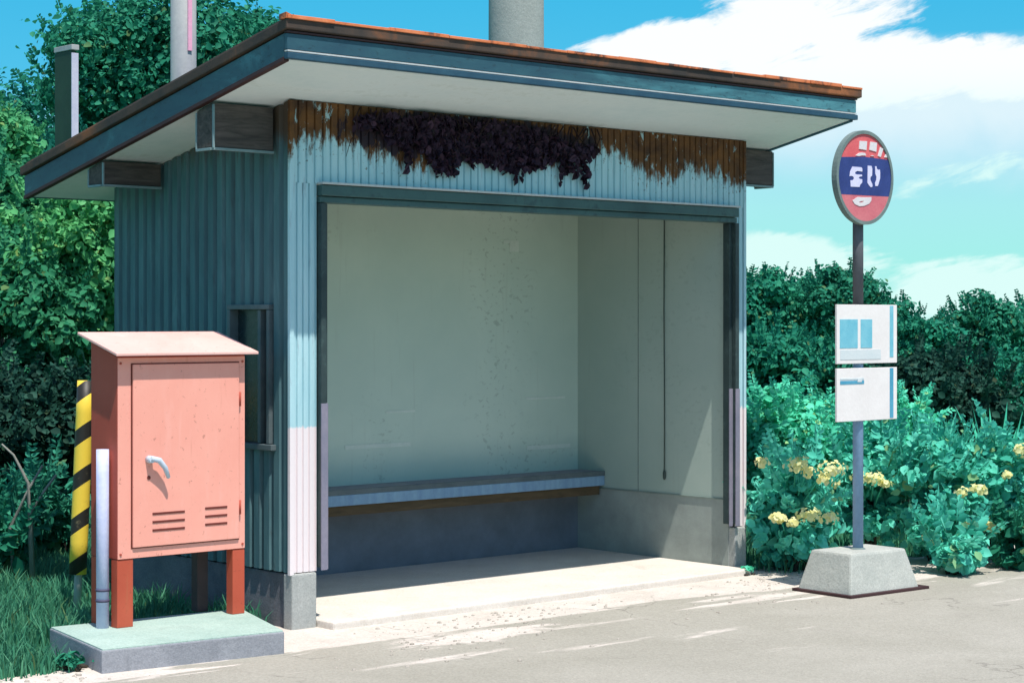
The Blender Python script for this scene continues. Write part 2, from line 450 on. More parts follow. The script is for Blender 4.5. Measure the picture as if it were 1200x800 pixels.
def thing(name, loc, label, cat, group=None):
    o = link(bpy.data.objects.new(name, None))
    o.empty_display_size = 0.1
    o.location = loc
    o['label'] = label
    o['category'] = cat
    if group:
        o['group'] = group
    return o


def tag(o, label, cat, group=None, kind=None):
    o['label'] = label
    o['category'] = cat
    if group:
        o['group'] = group
    if kind:
        o['kind'] = kind
    return o


def root_of(o):
    p = Vector((0, 0, 0))
    while o is not None:
        p += o.location
        o = o.parent
    return p


class MB:
    """Collects shapes in world coordinates and links them as ONE mesh object."""

    def __init__(self):
        self.bm = bmesh.new()

    def box(self, x0, x1, y0, y1, z0, z1, bev=0.004, rot=0.0, piv=None, seg=2):
        t = bmesh.new()
        bmesh.ops.create_cube(t, size=1)
        bmesh.ops.scale(t, vec=(abs(x1 - x0), abs(y1 - y0), abs(z1 - z0)), verts=t.verts)
        if bev:
            bmesh.ops.bevel(t, geom=list(t.edges), offset=min(bev, 0.45 * min(abs(x1 - x0), abs(y1 - y0), abs(z1 - z0))), segments=seg, affect='EDGES', profile=0.6)
        bmesh.ops.translate(t, vec=((x0 + x1) / 2, (y0 + y1) / 2, (z0 + z1) / 2), verts=t.verts)
        if rot:
            c = Vector(piv if piv else ((x0 + x1) / 2, (y0 + y1) / 2, 0))
            bmesh.ops.rotate(t, cent=c, matrix=Matrix.Rotation(rot, 3, 'Z'), verts=t.verts)
        self.merge(t)
        return self

    def merge(self, t):
        me = bpy.data.meshes.new('tmp')
        t.to_mesh(me)
        t.free()
        self.bm.from_mesh(me)
        bpy.data.meshes.remove(me)

    def poly(self, vs, faces):
        v = [self.bm.verts.new(p) for p in vs]
        for f in faces:
            try:
                self.bm.faces.new([v[i] for i in f])
            except ValueError:
                pass
        return self

    def hexa(self, c, bev=0.0):
        """Eight corners: bottom ring then top ring."""
        t = bmesh.new()
        v = [t.verts.new(p) for p in c]
        for f in ((3, 2, 1, 0), (4, 5, 6, 7), (0, 1, 5, 4), (1, 2, 6, 5), (2, 3, 7, 6), (3, 0, 4, 7)):
            t.faces.new([v[i] for i in f])
        if bev:
            bmesh.ops.bevel(t, geom=list(t.edges), offset=bev, segments=2, affect='EDGES', profile=0.6)
        self.merge(t)
        return self

    def tube(self, pts, radii, n=12, cap=True):
        rings = []
        pts = [Vector(p) for p in pts]
        if isinstance(radii, (int, float)):
            radii = [radii] * len(pts)
        ref = Vector((0.31, 0.17, 0.93)).normalized()
        for i, p in enumerate(pts):
            d = (pts[min(i + 1, len(pts) - 1)] - pts[max(i - 1, 0)]).normalized()
            a = d.cross(ref)
            if a.length < 0.05:
                a = d.cross(Vector((1, 0, 0)))
            a.normalize()
            b = d.cross(a)
            rings.append([self.bm.verts.new(p + (a * math.cos(k * 2 * math.pi / n) + b * math.sin(k * 2 * math.pi / n)) * radii[i]) for k in range(n)])
        for r0, r1 in zip(rings, rings[1:]):
            for k in range(n):
                f = self.bm.faces.new((r0[k], r0[(k + 1) % n], r1[(k + 1) % n], r1[k]))
                f.smooth = True
        if cap:
            self.bm.faces.new(rings[0][::-1])
            self.bm.faces.new(rings[-1])
        return self

    def extrude_poly(self, outline, y_front, y_back, to3d):
        """Closed 2-D outline given thickness between two depths."""
        t = bmesh.new()
        a = [t.verts.new(to3d(p, y_front)) for p in outline]
        b = [t.verts.new(to3d(p, y_back)) for p in outline]
        n = len(a)
        fs = [t.faces.new(a), t.faces.new(b[::-1])]
        for i in range(n):
            t.faces.new((a[i], b[i], b[(i + 1) % n], a[(i + 1) % n]))
        bmesh.ops.recalc_face_normals(t, faces=list(t.faces))
        self.merge(t)
        return self

    def each(self, name, mat, parent=None):
        """Every separate piece becomes an object of its own."""
        seen, out = set(), []
        self.bm.verts.ensure_lookup_table()
        for v0 in self.bm.verts:
            if v0 in seen:
                continue
            stack, isl = [v0], []
            seen.add(v0)
            while stack:
                v = stack.pop()
                isl.append(v)
                for e in v.link_edges:
                    w_ = e.other_vert(v)
                    if w_ not in seen:
                        seen.add(w_)
                        stack.append(w_)
            p = MB()
            mp = {v: p.bm.verts.new(v.co) for v in isl}
            for f in {f for v in isl for f in v.link_faces}:
                nf = p.bm.faces.new([mp[v] for v in f.verts])
                nf.smooth = f.smooth
            out.append(p.build(name, mat, parent))
        self.bm.free()
        return out

    def build(self, name, mat, parent=None, kind=None):
        me = bpy.data.meshes.new(name)
        off = root_of(parent) if parent else Vector((0, 0, 0))
        bmesh.ops.translate(self.bm, vec=-off, verts=self.bm.verts)
        bmesh.ops.recalc_face_normals(self.bm, faces=list(self.bm.faces))
        self.bm.to_mesh(me)
        self.bm.free()
        me.materials.append(mat)
        o = link(bpy.data.objects.new(name, me))
        if parent:
            o.parent = parent
        if kind:
            o['kind'] = kind
        return o


def raw_mesh(name, V, Fc, mat, parent=None, smooth=False):
    """Quick mesh from numpy arrays of vertices and quads."""
    off = np.array(root_of(parent)) if parent else np.zeros(3)
    me = bpy.data.meshes.new(name)
    V = np.asarray(V, float) - off
    Fc = np.asarray(Fc, int)
    me.vertices.add(len(V))
    me.vertices.foreach_set('co', V.ravel())
    k = Fc.shape[1]
    me.loops.add(Fc.size)
    me.loops.foreach_set('vertex_index', Fc.ravel())
    me.polygons.add(len(Fc))
    me.polygons.foreach_set('loop_start', np.arange(0, Fc.size, k))
    if smooth:
        me.polygons.foreach_set('use_smooth', np.ones(len(Fc), bool))
    me.update(calc_edges=True)
    me.validate()
    me.materials.append(mat)
    o = link(bpy.data.objects.new(name, me))
    if parent:
        o.parent = parent
    return o


def leaf_arrays(P, N, size, aspect=0.42, fold=0.25, droop=0.25, axis=None, fixed=False):
    """Folded oval leaves: six corners and two quads each. P centres, N facing directions."""
    n = len(P)
    N = N / np.linalg.norm(N, axis=1, keepdims=True)
    A = RNG.normal(size=(n, 3)) if axis is None else np.array(axis, float)
    A[:, 2] -= droop
    A -= (A * N).sum(1, keepdims=True) * N
    A /= np.linalg.norm(A, axis=1, keepdims=True) + 1e-9
    B = np.cross(N, A)
    s = (size * np.ones(n))[:, None] if fixed else (size * np.clip(RNG.lognormal(-0.08, 0.32, n), 0.35, 1.5))[:, None]
    w = s * aspect
    b = P - A * s * 0.5
    tip = P + A * s * 0.5 - N * s * 0.12
    l1 = P - A * s * 0.20 + B * w * 0.85 + N * w * fold
    l2 = P + A * s * 0.16 + B * w * 0.80 + N * w * fold
    r1 = P - A * s * 0.20 - B * w * 0.85 + N * w * fold
    r2 = P + A * s * 0.16 - B * w * 0.80 + N * w * fold
    V = np.stack([b, l1, l2, tip, r2, r1], 1).reshape(-1, 3)
    i = np.arange(n)[:, None] * 6
    Fc = np.concatenate([i + np.array([[0, 3, 2, 1]]), i + np.array([[0, 5, 4, 3]])], 0)
    return V, Fc


def crown_points(c, rx, rz, blobs, per, blob_r, floor_z=None, shell=0.6):
    """Leaf centres and outward directions on uneven clumps spread through a crown."""
    Ps, Ns, Cs = [], [], []
    for i in range(blobs):
        d = RNG.normal(size=3)
        d /= np.linalg.norm(d)
        q = RNG.uniform(0.25, 1.0) ** 0.6
        bc = np.array(c) + d * np.array([rx, rx, rz]) * q * (1 - blob_r * 0.55)
        br = blob_r * rx * RNG.uniform(0.55, 1.25)
        k = int(per * RNG.uniform(0.6, 1.3))
        u = RNG.normal(size=(k, 3))
        u /= np.linalg.norm(u, axis=1, keepdims=True)
        rad = br * (shell + (1 - shell) * RNG.uniform(0, 1.25, k) ** 1.0)
        P = bc + u * rad[:, None] * np.array([1, 1, 0.78])
        N = u + np.array([0, 0, 0.45]) + RNG.normal(size=(k, 3)) * 0.45
        Ps.append(P); Ns.append(N); Cs.append(bc)
    P, N = np.concatenate(Ps), np.concatenate(Ns)
    if floor_z is not None:
        keep = P[:, 2] > floor_z + 0.03
        P, N = P[keep], N[keep]
    return P, N, Cs


def sprigs(c, rx, rz, n, leaf, aspect, reach=1.0):
    """Shoots that stand out of the crown: a thin stem with leaves in pairs that get smaller to the tip."""
    P, N, A, S, W = [], [], [], [], []
    for i in range(n):
        d = RNG.normal(size=3)
        d[2] = abs(d[2]) * 0.9 + 0.15
        d /= np.linalg.norm(d)
        start = np.array(c) + d * np.array([rx, rx, rz]) * RNG.uniform(0.72, 0.95)
        ln = leaf * RNG.uniform(2.2, 4.6) * reach
        up = d * 0.7 + np.array([0, 0, 0.6]) + RNG.normal(size=3) * 0.25
        up /= np.linalg.norm(up)
        side = np.cross(up, RNG.normal(size=3))
        side /= np.linalg.norm(side)
        P.append(start + up * ln * 0.5); N.append(side); A.append(up); S.append(ln); W.append(0)
        k = int(ln / (leaf * 0.42))
        for j in range(k):
            f = (j + 0.6) / k
            for sg in (-1, 1):
                ax = side * sg + up * (0.35 + 0.5 * f) + RNG.normal(size=3) * 0.18
                ax /= np.linalg.norm(ax)
                sz = leaf * (1.0 - 0.55 * f) * RNG.uniform(0.8, 1.15)
                nn = np.cross(side, up) + RNG.normal(size=3) * 0.3 + np.array([0, 0, 0.3])
                P.append(start + up * ln * f - np.array([0, 0, 0.05 * ln * f * f]) + ax * sz * 0.5); N.append(nn); A.append(ax); S.append(sz); W.append(1)
    P, N, A, S, W = map(np.array, (P, N, A, S, W))
    V1, F1 = leaf_arrays(P[W == 0], N[W == 0], S[W == 0], 0.018, 0.02, 0, A[W == 0], True)
    V2, F2 = leaf_arrays(P[W == 1], N[W == 1], S[W == 1], aspect * 0.9, 0.22, 0, A[W == 1], True)
    return np.concatenate([V1, V2]), np.concatenate([F1, F2 + len(V1)])


def tree(name, c, rx, rz, leaf, mat, label, cat, group, blobs=34, per=190, blob_r=0.42, trunk_r=0.09, aspect=0.42, sky_gaps=0.0):
    base = Vector((c[0], c[1], 0))
    r = thing(name, base, label, cat, group)
    P, N, Cs = crown_points(c, rx, rz, int(blobs * 1.5), int(per * 1.35), blob_r * 0.8, 0.0, 0.45)
    P2, N2, _ = crown_points(c, rx * 1.05, rz * 1.05, int(blobs * 1.2), 42, blob_r * 0.55, 0.0, 0.15)
    P, N = np.concatenate([P, P2]), np.concatenate([N, N2])
    V, Fc = leaf_arrays(P, N, leaf * 0.66, aspect)
    V3, F3 = sprigs(c, rx, rz, int(blobs * 1.5), leaf * 0.75, aspect, 0.7)
    V, Fc = np.concatenate([V, V3]), np.concatenate([Fc, F3 + len(V)])
    raw_mesh('crown', V, Fc, mat, r)
    b = MB()
    top = Vector(c) + Vector((0.05, 0.03, rz * 0.35))
    h = top.z
    pts = [Vector((c[0] + 0.05 * math.sin(k * 1.7), c[1] + 0.05 * math.cos(k * 1.3), h * k / 5)) for k in range(6)]
    pts[0] = Vector((c[0], c[1], 0.0))
    b.tube(pts, [trunk_r * (1.25 - 0.18 * k) for k in range(6)], 9)
    b.build('trunk', M['bark'], r)
    lm = MB()
    for bc in Cs[:max(5, blobs // 3)]:
        e = Vector(bc)
        s = pts[random.choice((2, 3, 4))]
        m = s.lerp(e, 0.5) + Vector((0, 0, -0.06 * rz))
        lm.tube([s, m, e], [trunk_r * 0.42, trunk_r * 0.28, trunk_r * 0.10], 6)
    lm.each('limb', M['bark'], r)
    return r


def shrub(name, c, rx, rz, leaf, mat, label, group, blobs=22, per=120, blob_r=0.42, aspect=0.42, cat='shrub', stems=9):
    base = Vector((c[0], c[1], 0))
    r = thing(name, base, label, cat, group)
    P, N, Cs = crown_points(c, rx, rz, int(blobs * 1.3), per, blob_r * 0.85, 0.0, 0.4)
    if blobs > 12:
        P2, N2, _ = crown_points(c, rx * 1.08, rz * 1.08, blobs, max(6, per // 7), blob_r * 0.5, 0.0, 0.15)
        P, N = np.concatenate([P, P2]), np.concatenate([N, N2])
    V, Fc = leaf_arrays(P, N, leaf if cat == 'plant' or 'shrub' in name else leaf * 0.82, aspect)
    if blobs > 10:
        V3, F3 = sprigs(c, rx, rz, int(blobs * (1.25 if 'shrub' in name else 1.3)), leaf * (1.1 if 'shrub' in name else 0.92), aspect, 0.85)
        V, Fc = np.concatenate([V, V3]), np.concatenate([Fc, F3 + len(V)])
    raw_mesh('foliage', V, Fc, mat, r)
    b = MB()
    for bc in Cs[:stems]:
        e = Vector(bc)
        s = base + Vector((random.uniform(-.06, .06), random.uniform(-.06, .06), 0.0))
        m = s.lerp(e, 0.55) + Vector((0, 0, 0.08 * rz))
        b.tube([s, m, e], [0.011, 0.008, 0.003], 6)
    b.each('stem', M['bark'], r)
    return r


# ------------------------------------------------------------------ ground
def sheet(name, x0, x1, y0, y1, z, mat, wob=0.0, step=0.25):
    b = MB()
    if not wob:
        b.poly([(x0, y0, z), (x1, y0, z), (x1, y1, z), (x0, y1, z)], [(0, 1, 2, 3)])
    else:
        n = int((x1 - x0) / step)
        lo, hi = [], []
        for i in range(n + 1):
            x = x0 + (x1 - x0) * i / n
            w = wob * (math.sin(x * 2.1) * 0.4 + math.sin(x * 5.3 + 1) * 0.25 + random.uniform(-.35, .35))
            hi.append((x, y1 + w, z))
            lo.append((x, y0, z))
        vs = lo + hi
        b.poly(vs, [(i, i + 1, n + 2 + i, n + 1 + i) for i in range(n)])
    return b.build(name, mat, kind='structure')


sheet('ground', -400, 400, -400, 400, -0.012, M['earth'])
b = MB()
lo_, hi_ = [], []
x = -30.0
while x < 30:
    near = -1.6 < x < 6
    if -0.34 < x < 3.2:
        y = 0.15                                   # pale ground runs up to the shelter
    else:
        y = -0.22 + 0.16 * (math.sin(x * 2.1) * 0.4 + math.sin(x * 5.3 + 1) * 0.25 + random.uniform(-.35, .35))
    lo_.append((x, -9, 0))
    hi_.append((x, y, 0))
    x += 0.05 if near else 0.5
n_ = len(lo_)
b.poly(lo_ + hi_, [(i, i + 1, n_ + i + 1, n_ + i) for i in range(n_ - 1)])
b.build('road', M['road'], kind='structure')

# ------------------------------------------------------------------ bus shelter
W, D = 2.961, 1.485
OV, OL, OR, OB = 0.472, 0.356, 0.359, 0.249
ZFB, ZFT, SL = 2.409, 2.564, 0.2114
soff = lambda y: ZFB - SL * (y + OV)
rtop = lambda y: ZFT - SL * (y + OV)
shelter = thing('bus_shelter', (W / 2, D / 2, 0), 'open fronted pale blue corrugated metal bus shelter with rusty overhanging roof', 'bus shelter')


def corrugated(b, axis, c, a0, a1, z0, z1, pitch, groove, depth, out, holes=()):
    """Ribbed sheet: flat pans parted by narrow grooves; follows the sloping roof when z1 is a function."""
    zt = z1 if callable(z1) else (lambda a: z1)
    prof = []
    a = a0
    i = 0
    while a < a1 - 1e-6:
        w = pitch * random.uniform(0.97, 1.03)
        prof += [(a, 0), (min(a + w - groove, a1), 0), (min(a + w - groove * 0.66, a1), depth), (min(a + w - groove * 0.33, a1), depth)]
        a += w
    prof.append((a1, 0))
    for (p, d), (q, e) in zip(prof, prof[1:]):
        if q - p < 1e-5:
            continue
        spans = [(z0, None)]
        for h0, h1, hz0, hz1 in holes:
            if p >= h0 - 0.004 and q <= h1 + 0.004:
                spans = [(z0, hz0), (hz1, None)]
        for s0, s1 in spans:
            tz = lambda x: zt(x) if s1 is None else s1
            if axis == 'x':
                v = [(p, c - out * d, s0), (q, c - out * e, s0), (q, c - out * e, tz(q)), (p, c - out * d, tz(p))]
            else:
                v = [(c - out * d, p, s0), (c - out * e, q, s0), (c - out * e, q, tz(q)), (c - out * d, p, tz(p))]
            b.poly(v, [(0, 1, 2, 3)])
    return b


WZ = 0.245
# front: header above the opening and two corner strips (faces -Y)
b = MB()
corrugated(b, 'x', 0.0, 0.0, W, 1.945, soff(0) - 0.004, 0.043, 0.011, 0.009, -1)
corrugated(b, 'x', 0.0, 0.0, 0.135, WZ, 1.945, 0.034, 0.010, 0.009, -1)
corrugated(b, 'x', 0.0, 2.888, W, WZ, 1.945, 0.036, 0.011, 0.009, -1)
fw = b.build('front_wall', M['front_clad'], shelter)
# corner angles
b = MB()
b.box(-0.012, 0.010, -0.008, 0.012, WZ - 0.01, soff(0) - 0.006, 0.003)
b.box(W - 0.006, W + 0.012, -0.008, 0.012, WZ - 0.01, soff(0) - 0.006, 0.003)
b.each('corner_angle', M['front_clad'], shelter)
# left wall with the window opening (faces -X)
WY0, WY1, WZ0, WZ1 = 0.14, 0.47, 0.785, 1.415
b = MB()
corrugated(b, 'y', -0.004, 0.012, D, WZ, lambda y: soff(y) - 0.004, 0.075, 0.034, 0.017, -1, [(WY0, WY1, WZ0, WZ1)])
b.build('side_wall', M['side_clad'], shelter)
b = MB()
corrugated(b, 'y', W + 0.004, 0.012, D, WZ, lambda y: soff(y) - 0.004, 0.075, 0.034, 0.017, 1)
b.build('side_wall', M['side_clad'], shelter)
b = MB()
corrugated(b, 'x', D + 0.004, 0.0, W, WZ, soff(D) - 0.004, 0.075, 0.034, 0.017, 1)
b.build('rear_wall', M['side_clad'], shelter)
# inner walls: solid boards behind the cladding, tops cut to the roof slope
YB = 1.195
XR = 2.875
XL = 0.125


def wallblock(x0, x1, y0, y1, z0):
    return MB().hexa([(x0, y0, z0), (x1, y0, z0), (x1, y1, z0), (x0, y1, z0), (x0, y0, soff(y0) - .012), (x1, y0, soff(y0) - .012), (x1, y1, soff(y1) - .012), (x0, y1, soff(y1) - .012)])


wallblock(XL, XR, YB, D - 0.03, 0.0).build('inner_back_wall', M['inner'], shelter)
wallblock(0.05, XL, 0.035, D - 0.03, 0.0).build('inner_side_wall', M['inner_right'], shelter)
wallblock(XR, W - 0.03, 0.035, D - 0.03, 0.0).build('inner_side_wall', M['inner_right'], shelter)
MB().box(XL, XR, 0.035, YB, 2.005, 2.02, 0).build('ceiling', M['ceiling'], shelter)
# board joints on the right wall
b = MB()
for y in (0.705,):
    b.box(XR - 0.004, XR + 0.002, y - 0.002, y + 0.002, 0.39, 1.98, 0.001)
b.box(XR - 0.006, XR + 0.002, 0.04, YB, 0.383, 0.391, 0.001)
b.each('board_joint', M['joint'], shelter)
# plinths
b = MB()
b.box(0.012, 0.12, 0.060, D, -0.01, WZ - 0.008, 0.006)
b.box(XR + .004, W - 0.012, 0.165, D, -0.01, WZ - 0.008, 0.006)
b.box(0.13, XR - .002, D - 0.14, D - 0.01, -0.01, WZ - 0.008, 0.006)
b.each('plinth', M['plinth'], shelter)
MB().box(-0.004, 0.128, -0.012, 0.055, -0.01, WZ - 0.004, 0.008).build('footing', M['concrete'], shelter)
MB().box(2.879, W + 0.008, -0.012, 0.16, -0.01, WZ - 0.004, 0.008).build('footing', M['concrete'], shelter)
# floor slab
b = MB()
b.box(0.132, 2.872, -0.13, YB - 0.004, -0.02, 0.034, 0.012, seg=3)
b.build('floor_slab', M['slab'], shelter)

# opening frame
LZ0, LZ1 = 1.862, 1.940
b = MB()
b.box(0.140, 2.884, -0.035, 0.034, LZ0 + 0.030, LZ1, 0.004)
b.box(0.140, 2.884, -0.020, 0.050, LZ0, LZ0 + 0.027, 0.003)
lint = b.build('lintel', M['lintel'], shelter)
b = MB()
b.box(0.138, 2.886, -0.046, -0.004, LZ1 + 0.002, LZ1 + 0.012, 0.002)
b.build('drip_flashing', M['trim_pale'], lint)
for x0, x1, x2 in ((0.140, 0.168, 0.192), (2.890, 2.862, 2.838)):
    b = MB()
    a, c = sorted((x0, x1))
    b.box(a, c, -0.030, 0.032, 0.26, LZ0 - 0.002, 0.003)
    a2, c2 = sorted((x1, x2))
    b.box(a2 + .001, c2 - .001, -0.006, 0.040, 0.26, LZ0 - 0.002, 0.003)
    j = b.build('door_jamb', M['frame'], shelter)
    b = MB()
    b.box(a - .002, c + .002, -0.034, -0.028, 0.25, 0.98, 0.001)
    b.box(a2 - .002, c2 + .0, -0.010, -0.004, 0.25, 0.98, 0.001)
    b.each('sunlit_jamb_face', M['jamb'], j)  # thin mauve facings: sun on the lower jambs put into the colour

# window on the left wall
win = MB()
t = 0.022
win.box(-0.022, 0.045, WY0, WY1, WZ1 - t, WZ1, 0.003)
win.box(-0.030, 0.045, WY0 - 0.03, WY1 + 0.02, WZ0 - 0.012, WZ0 + 0.014, 0.003)
win.box(-0.020, 0.045, WY0, WY0 + t, WZ0 + 0.016, WZ1 - t - .002, 0.003)
win.box(-0.020, 0.045, WY1 - t, WY1, WZ0 + 0.016, WZ1 - t - .002, 0.003)
win.box(-0.014, 0.040, WY0 + 0.075, WY0 + 0.098, WZ0 + 0.016, WZ1 - t - .002, 0.003)
wf = win.build('window', M['win_frame'], shelter)
MB().box(0.026, 0.034, WY0 + t, WY1 - t, WZ0 + 0.016, WZ1 - t, 0).build('pane', M['glass'], wf)

# beams carrying the roof beyond the side walls
for xs, ys in (((-0.335, -0.024), (0.10, 1.02)), ((W + 0.018, W + 0.354), (0.10, 1.02))):
    for k, y in enumerate(ys):
        b = MB()
        x0, x1 = xs
        y1 = y + 0.13
        zb = (2.085, 1.975)[k]
        b.hexa([(x0, y, zb), (x1, y, zb), (x1, y1, zb), (x0, y1, zb), (x0, y, soff(y) - .012), (x1, y, soff(y) - .012), (x1, y1, soff(y1) - .012), (x0, y1, soff(y1) - .012)], 0.005)
        bo = b.build('beam', M['beam'], shelter)
        e = MB()
        outer = x0 if x0 < 0 else x1
        sgn = -1 if x0 < 0 else 1
        e.box(outer - 0.004, outer + 0.004, y - 0.006, y + 0.004, zb - 0.004, soff(y) - .02, 0.001)
        e.box(outer - 0.004, outer + 0.004, y1 - 0.003, y1 + 0.005, zb - 0.004, soff(y1) - .02, 0.001)
        e.box(x0, x1, y - 0.006, y + 0.012, zb - 0.012, zb - 0.001, 0.001)
        e.box(outer - 0.006, outer + 0.006, y + 0.013, y1, zb - 0.012, zb - 0.001, 0.001)
        e.each('metal_edge', M['beam_edge'], bo)

# roof
RX0, RX1, RY0, RY1 = -OL, W + OR, -OV, D + OB


def slanted(x0, x1, y0, y1, lo, hi, dz0=0.0, dz1=0.0, bev=0.0):
    return MB().hexa([(x0, y0, lo(y0) + dz0), (x1, y0, lo(y0) + dz0), (x1, y1, lo(y1) + dz0), (x0, y1, lo(y1) + dz0),
                      (x0, y0, hi(y0) + dz1), (x1, y0, hi(y0) + dz1), (x1, y1, hi(y1) + dz1), (x0, y1, hi(y1) + dz1)], bev)


roof = slanted(RX0 - 0.014, RX1 + 0.03, RY0 - 0.016, RY1 + 0.02, rtop, rtop, -0.042, 0.0, 0.004).build('roof', M['roof'], shelter)
# standing seams and the raised rusty front edge
b = MB()
nx = 9
for i in range(nx):
    x = RX0 + 0.02 + (RX1 - RX0 - 0.02) * i / (nx - 1)
    y0, y1 = RY0 + 0.02, RY1
    b.hexa([(x - .012, y0, rtop(y0)), (x + .012, y0, rtop(y0)), (x + .012, y1, rtop(y1)), (x - .012, y1, rtop(y1)),
            (x - .008, y0, rtop(y0) + .018), (x + .008, y0, rtop(y0) + .018), (x + .008, y1, rtop(y1) + .018), (x - .008, y1, rtop(y1) + .018)])
b.each('standing_seam', M['roof'], roof)
b = MB()
x = RX0 - 0.014
while x < RX1 + 0.03:
    w = min(random.uniform(0.10, 0.34), RX1 + 0.03 - x)
    hgt = random.uniform(0.007, 0.015)
    lift = random.uniform(-0.004, 0.002)
    b.box(x, x + w - random.choice((0.001, 0.001, 0.012)), RY0 - 0.022 + lift, RY0 + 0.012, ZFT + 0.001, ZFT + 0.004 + hgt, 0.002)
    x += w
b.hexa([(RX0 - .02, RY0 - .02, ZFT + .002), (RX0 + .012, RY0 - .02, ZFT + .002), (RX0 + .012, RY0 + .03, ZFT - .002), (RX0 - .02, RY0 + .03, ZFT - .002),
        (RX0 - .02, RY0 - .02, ZFT + .026), (RX0 + .004, RY0 - .02, ZFT + .018), (RX0 + .004, RY0 + .03, ZFT + .012), (RX0 - .02, RY0 + .03, ZFT + .02)])
b.build('edge_flashing', M['flash'], roof)
# fascia boards
b = MB()
zt, zb = ZFT - 0.046, ZFB
b.box(RX0, RX1, RY0, RY0 + 0.022, zb + 0.034, zt - 0.010, 0.002)
ff = b.build('fascia', M['fascia'], roof)
MB().box(RX0 - 0.003, RX1 + 0.003, RY0 - 0.006, RY0 + 0.018, zt - 0.008, zt, 0.001).build('shadow_batten', M['trim_dark'], ff)
MB().box(RX0, RX1, RY0 - 0.004, RY0 + 0.020, zb + 0.0245, zb + 0.0315, 0.001).build('pale_bead', M['trim_pale'], ff)
MB().box(RX0 - 0.002, RX1 + 0.006, RY0 - 0.008, RY0 + 0.020, zb - 0.004, zb + 0.022, 0.003).build('gutter_lip', M['trim_blue'], ff)
for sx in (RX0, RX1):
    x0, x1 = (sx, sx + 0.022) if sx < 0 else (sx - 0.022, sx)
    f = slanted(x0 + .001, x1 - .001, RY0 + 0.024, RY1, soff, rtop, 0.012, -0.05).build('fascia', M['fascia'], roof)
    slanted(x0 - .003, x1 + .003, RY0 + 0.024, RY1 + .003, soff, soff, -0.006, 0.010).build('bottom_trim', M['trim_dark'] if sx < 0 else M['trim_blue'], f)
slanted(RX0, RX0 + 0.02, RY0 + .002, RY0 + .02, soff, rtop, 0.03, -0.05)
slanted(RX0 + .024, RX1 - .024, RY1 - 0.022, RY1 - .002, soff, rtop, 0.0, -0.05).build('fascia', M['fascia'], roof)
slanted(RX0 + 0.024, RX1 - 0.024, RY0 + 0.024, RY1 - 0.024, soff, soff, 0.0, 0.012).build('soffit', M['soffit'], roof)

# bench along the back wall
bench_y0 = 0.985
b = MB()
b.box(XL + 0.003, XR - 0.003, bench_y0, YB - 0.003, 0.462, 0.484, 0.004)
be = b.build('bench', M['bench_top'], shelter)
MB().box(XL + 0.003, XR - 0.003, bench_y0 - 0.014, bench_y0 + 0.006, 0.404, 0.460, 0.003).build('front_edge', M['bench_front'], be)
b = MB()
b.box(XL + 0.003, XR - 0.02, bench_y0 + 0.010, bench_y0 + 0.05, 0.352, 0.402, 0.003)
for x in (0.5, 1.2, 1.9, 2.6):
    b.box(x - 0.025, x + 0.025, bench_y0 + 0.052, YB - 0.003, 0.37, 0.459, 0.003)
b.each('batten', M['bench_wood'], be)
b = MB()
b.box(XL + 0.003, XR - 0.004, bench_y0 - 0.018, bench_y0 - 0.002, 0.4605, 0.4865, 0.002)
b.build('nosing', M['win_frame'], be)

# ------------------------------------------------------------------ things on and in the shelter
# dried creeper under the eave
cre = thing('dried_creeper', (1.05, -0.03, 2.15), 'clump of dark plum dried creeper clinging to the rusty wall under the eave', 'dead creeper')
Ps = []
for (x, z, rx_, rz_, n) in ((1.18, 2.185, .42, .095, 1500), (0.92, 2.20, .24, .085, 560), (1.40, 2.165, .28, .105, 900), (0.62, 2.235, .14, .045, 150), (0.74, 2.19, .12, .06, 150),
                            (1.66, 2.19, .09, .05, 130), (1.82, 2.165, .08, .045, 100), (1.00, 2.09, .07, .06, 90), (1.56, 2.23, .09, .035, 70), (1.76, 2.09, .05, .035, 40), (1.93, 2.18, .05, .03, 36), (0.50, 2.225, .05, .03, 24)):
    u = RNG.normal(size=(n, 3))
    u /= np.linalg.norm(u, axis=1, keepdims=True)
    rr = RNG.uniform(0.1, 1.12, n)[:, None] ** 0.5
    p = np.array([x - 0.13, -0.024, z]) + u * rr * np.array([rx_, 0.017, rz_])
    Ps.append(p)
for k in range(26):                                       # ragged trailing ends
    x = RNG.uniform(0.62, 1.77)
    n = 14
    f = np.linspace(0, 1, n)
    z0, z1 = 2.16, RNG.uniform(2.00, 2.08)
    Ps.append(np.stack([x + 0.03 * f * RNG.normal() + RNG.normal(size=n) * 0.012 * (1.1 - f), -0.022 + RNG.normal(size=n) * 0.006, z0 + (z1 - z0) * f], 1))
P = np.concatenate(Ps)
P[:, 2] = np.minimum(P[:, 2], soff(0) - 0.02 - RNG.uniform(0, 0.02, len(P)))
P[:, 1] = np.minimum(P[:, 1], -0.012)
N = RNG.normal(size=P.shape) * 0.55 + np.array([0, -1.0, 0.2])
V, Fc = leaf_arrays(P, N, 0.040, 0.34, 0.3, 1.1)
raw_mesh('foliage', V, Fc, M['dry_leaf'], cre)
for i in range(46):
    x = random.uniform(0.30, 1.90)
    side = random.choice((-1, 1)) * random.uniform(0.2, 1.4)
    n_ = random.choice((4, 5, 6))
    pts = [Vector((x + side * 0.03 * k + random.uniform(-.008, .008), -0.016 - random.uniform(0, .03), 2.292 - random.uniform(0.034, 0.046) * k)) for k in range(n_)]
    b = MB()
    b.tube(pts, [0.0042 - 0.0006 * k for k in range(n_)], 5)
    b.build('stem', M['stem_dry'], cre)

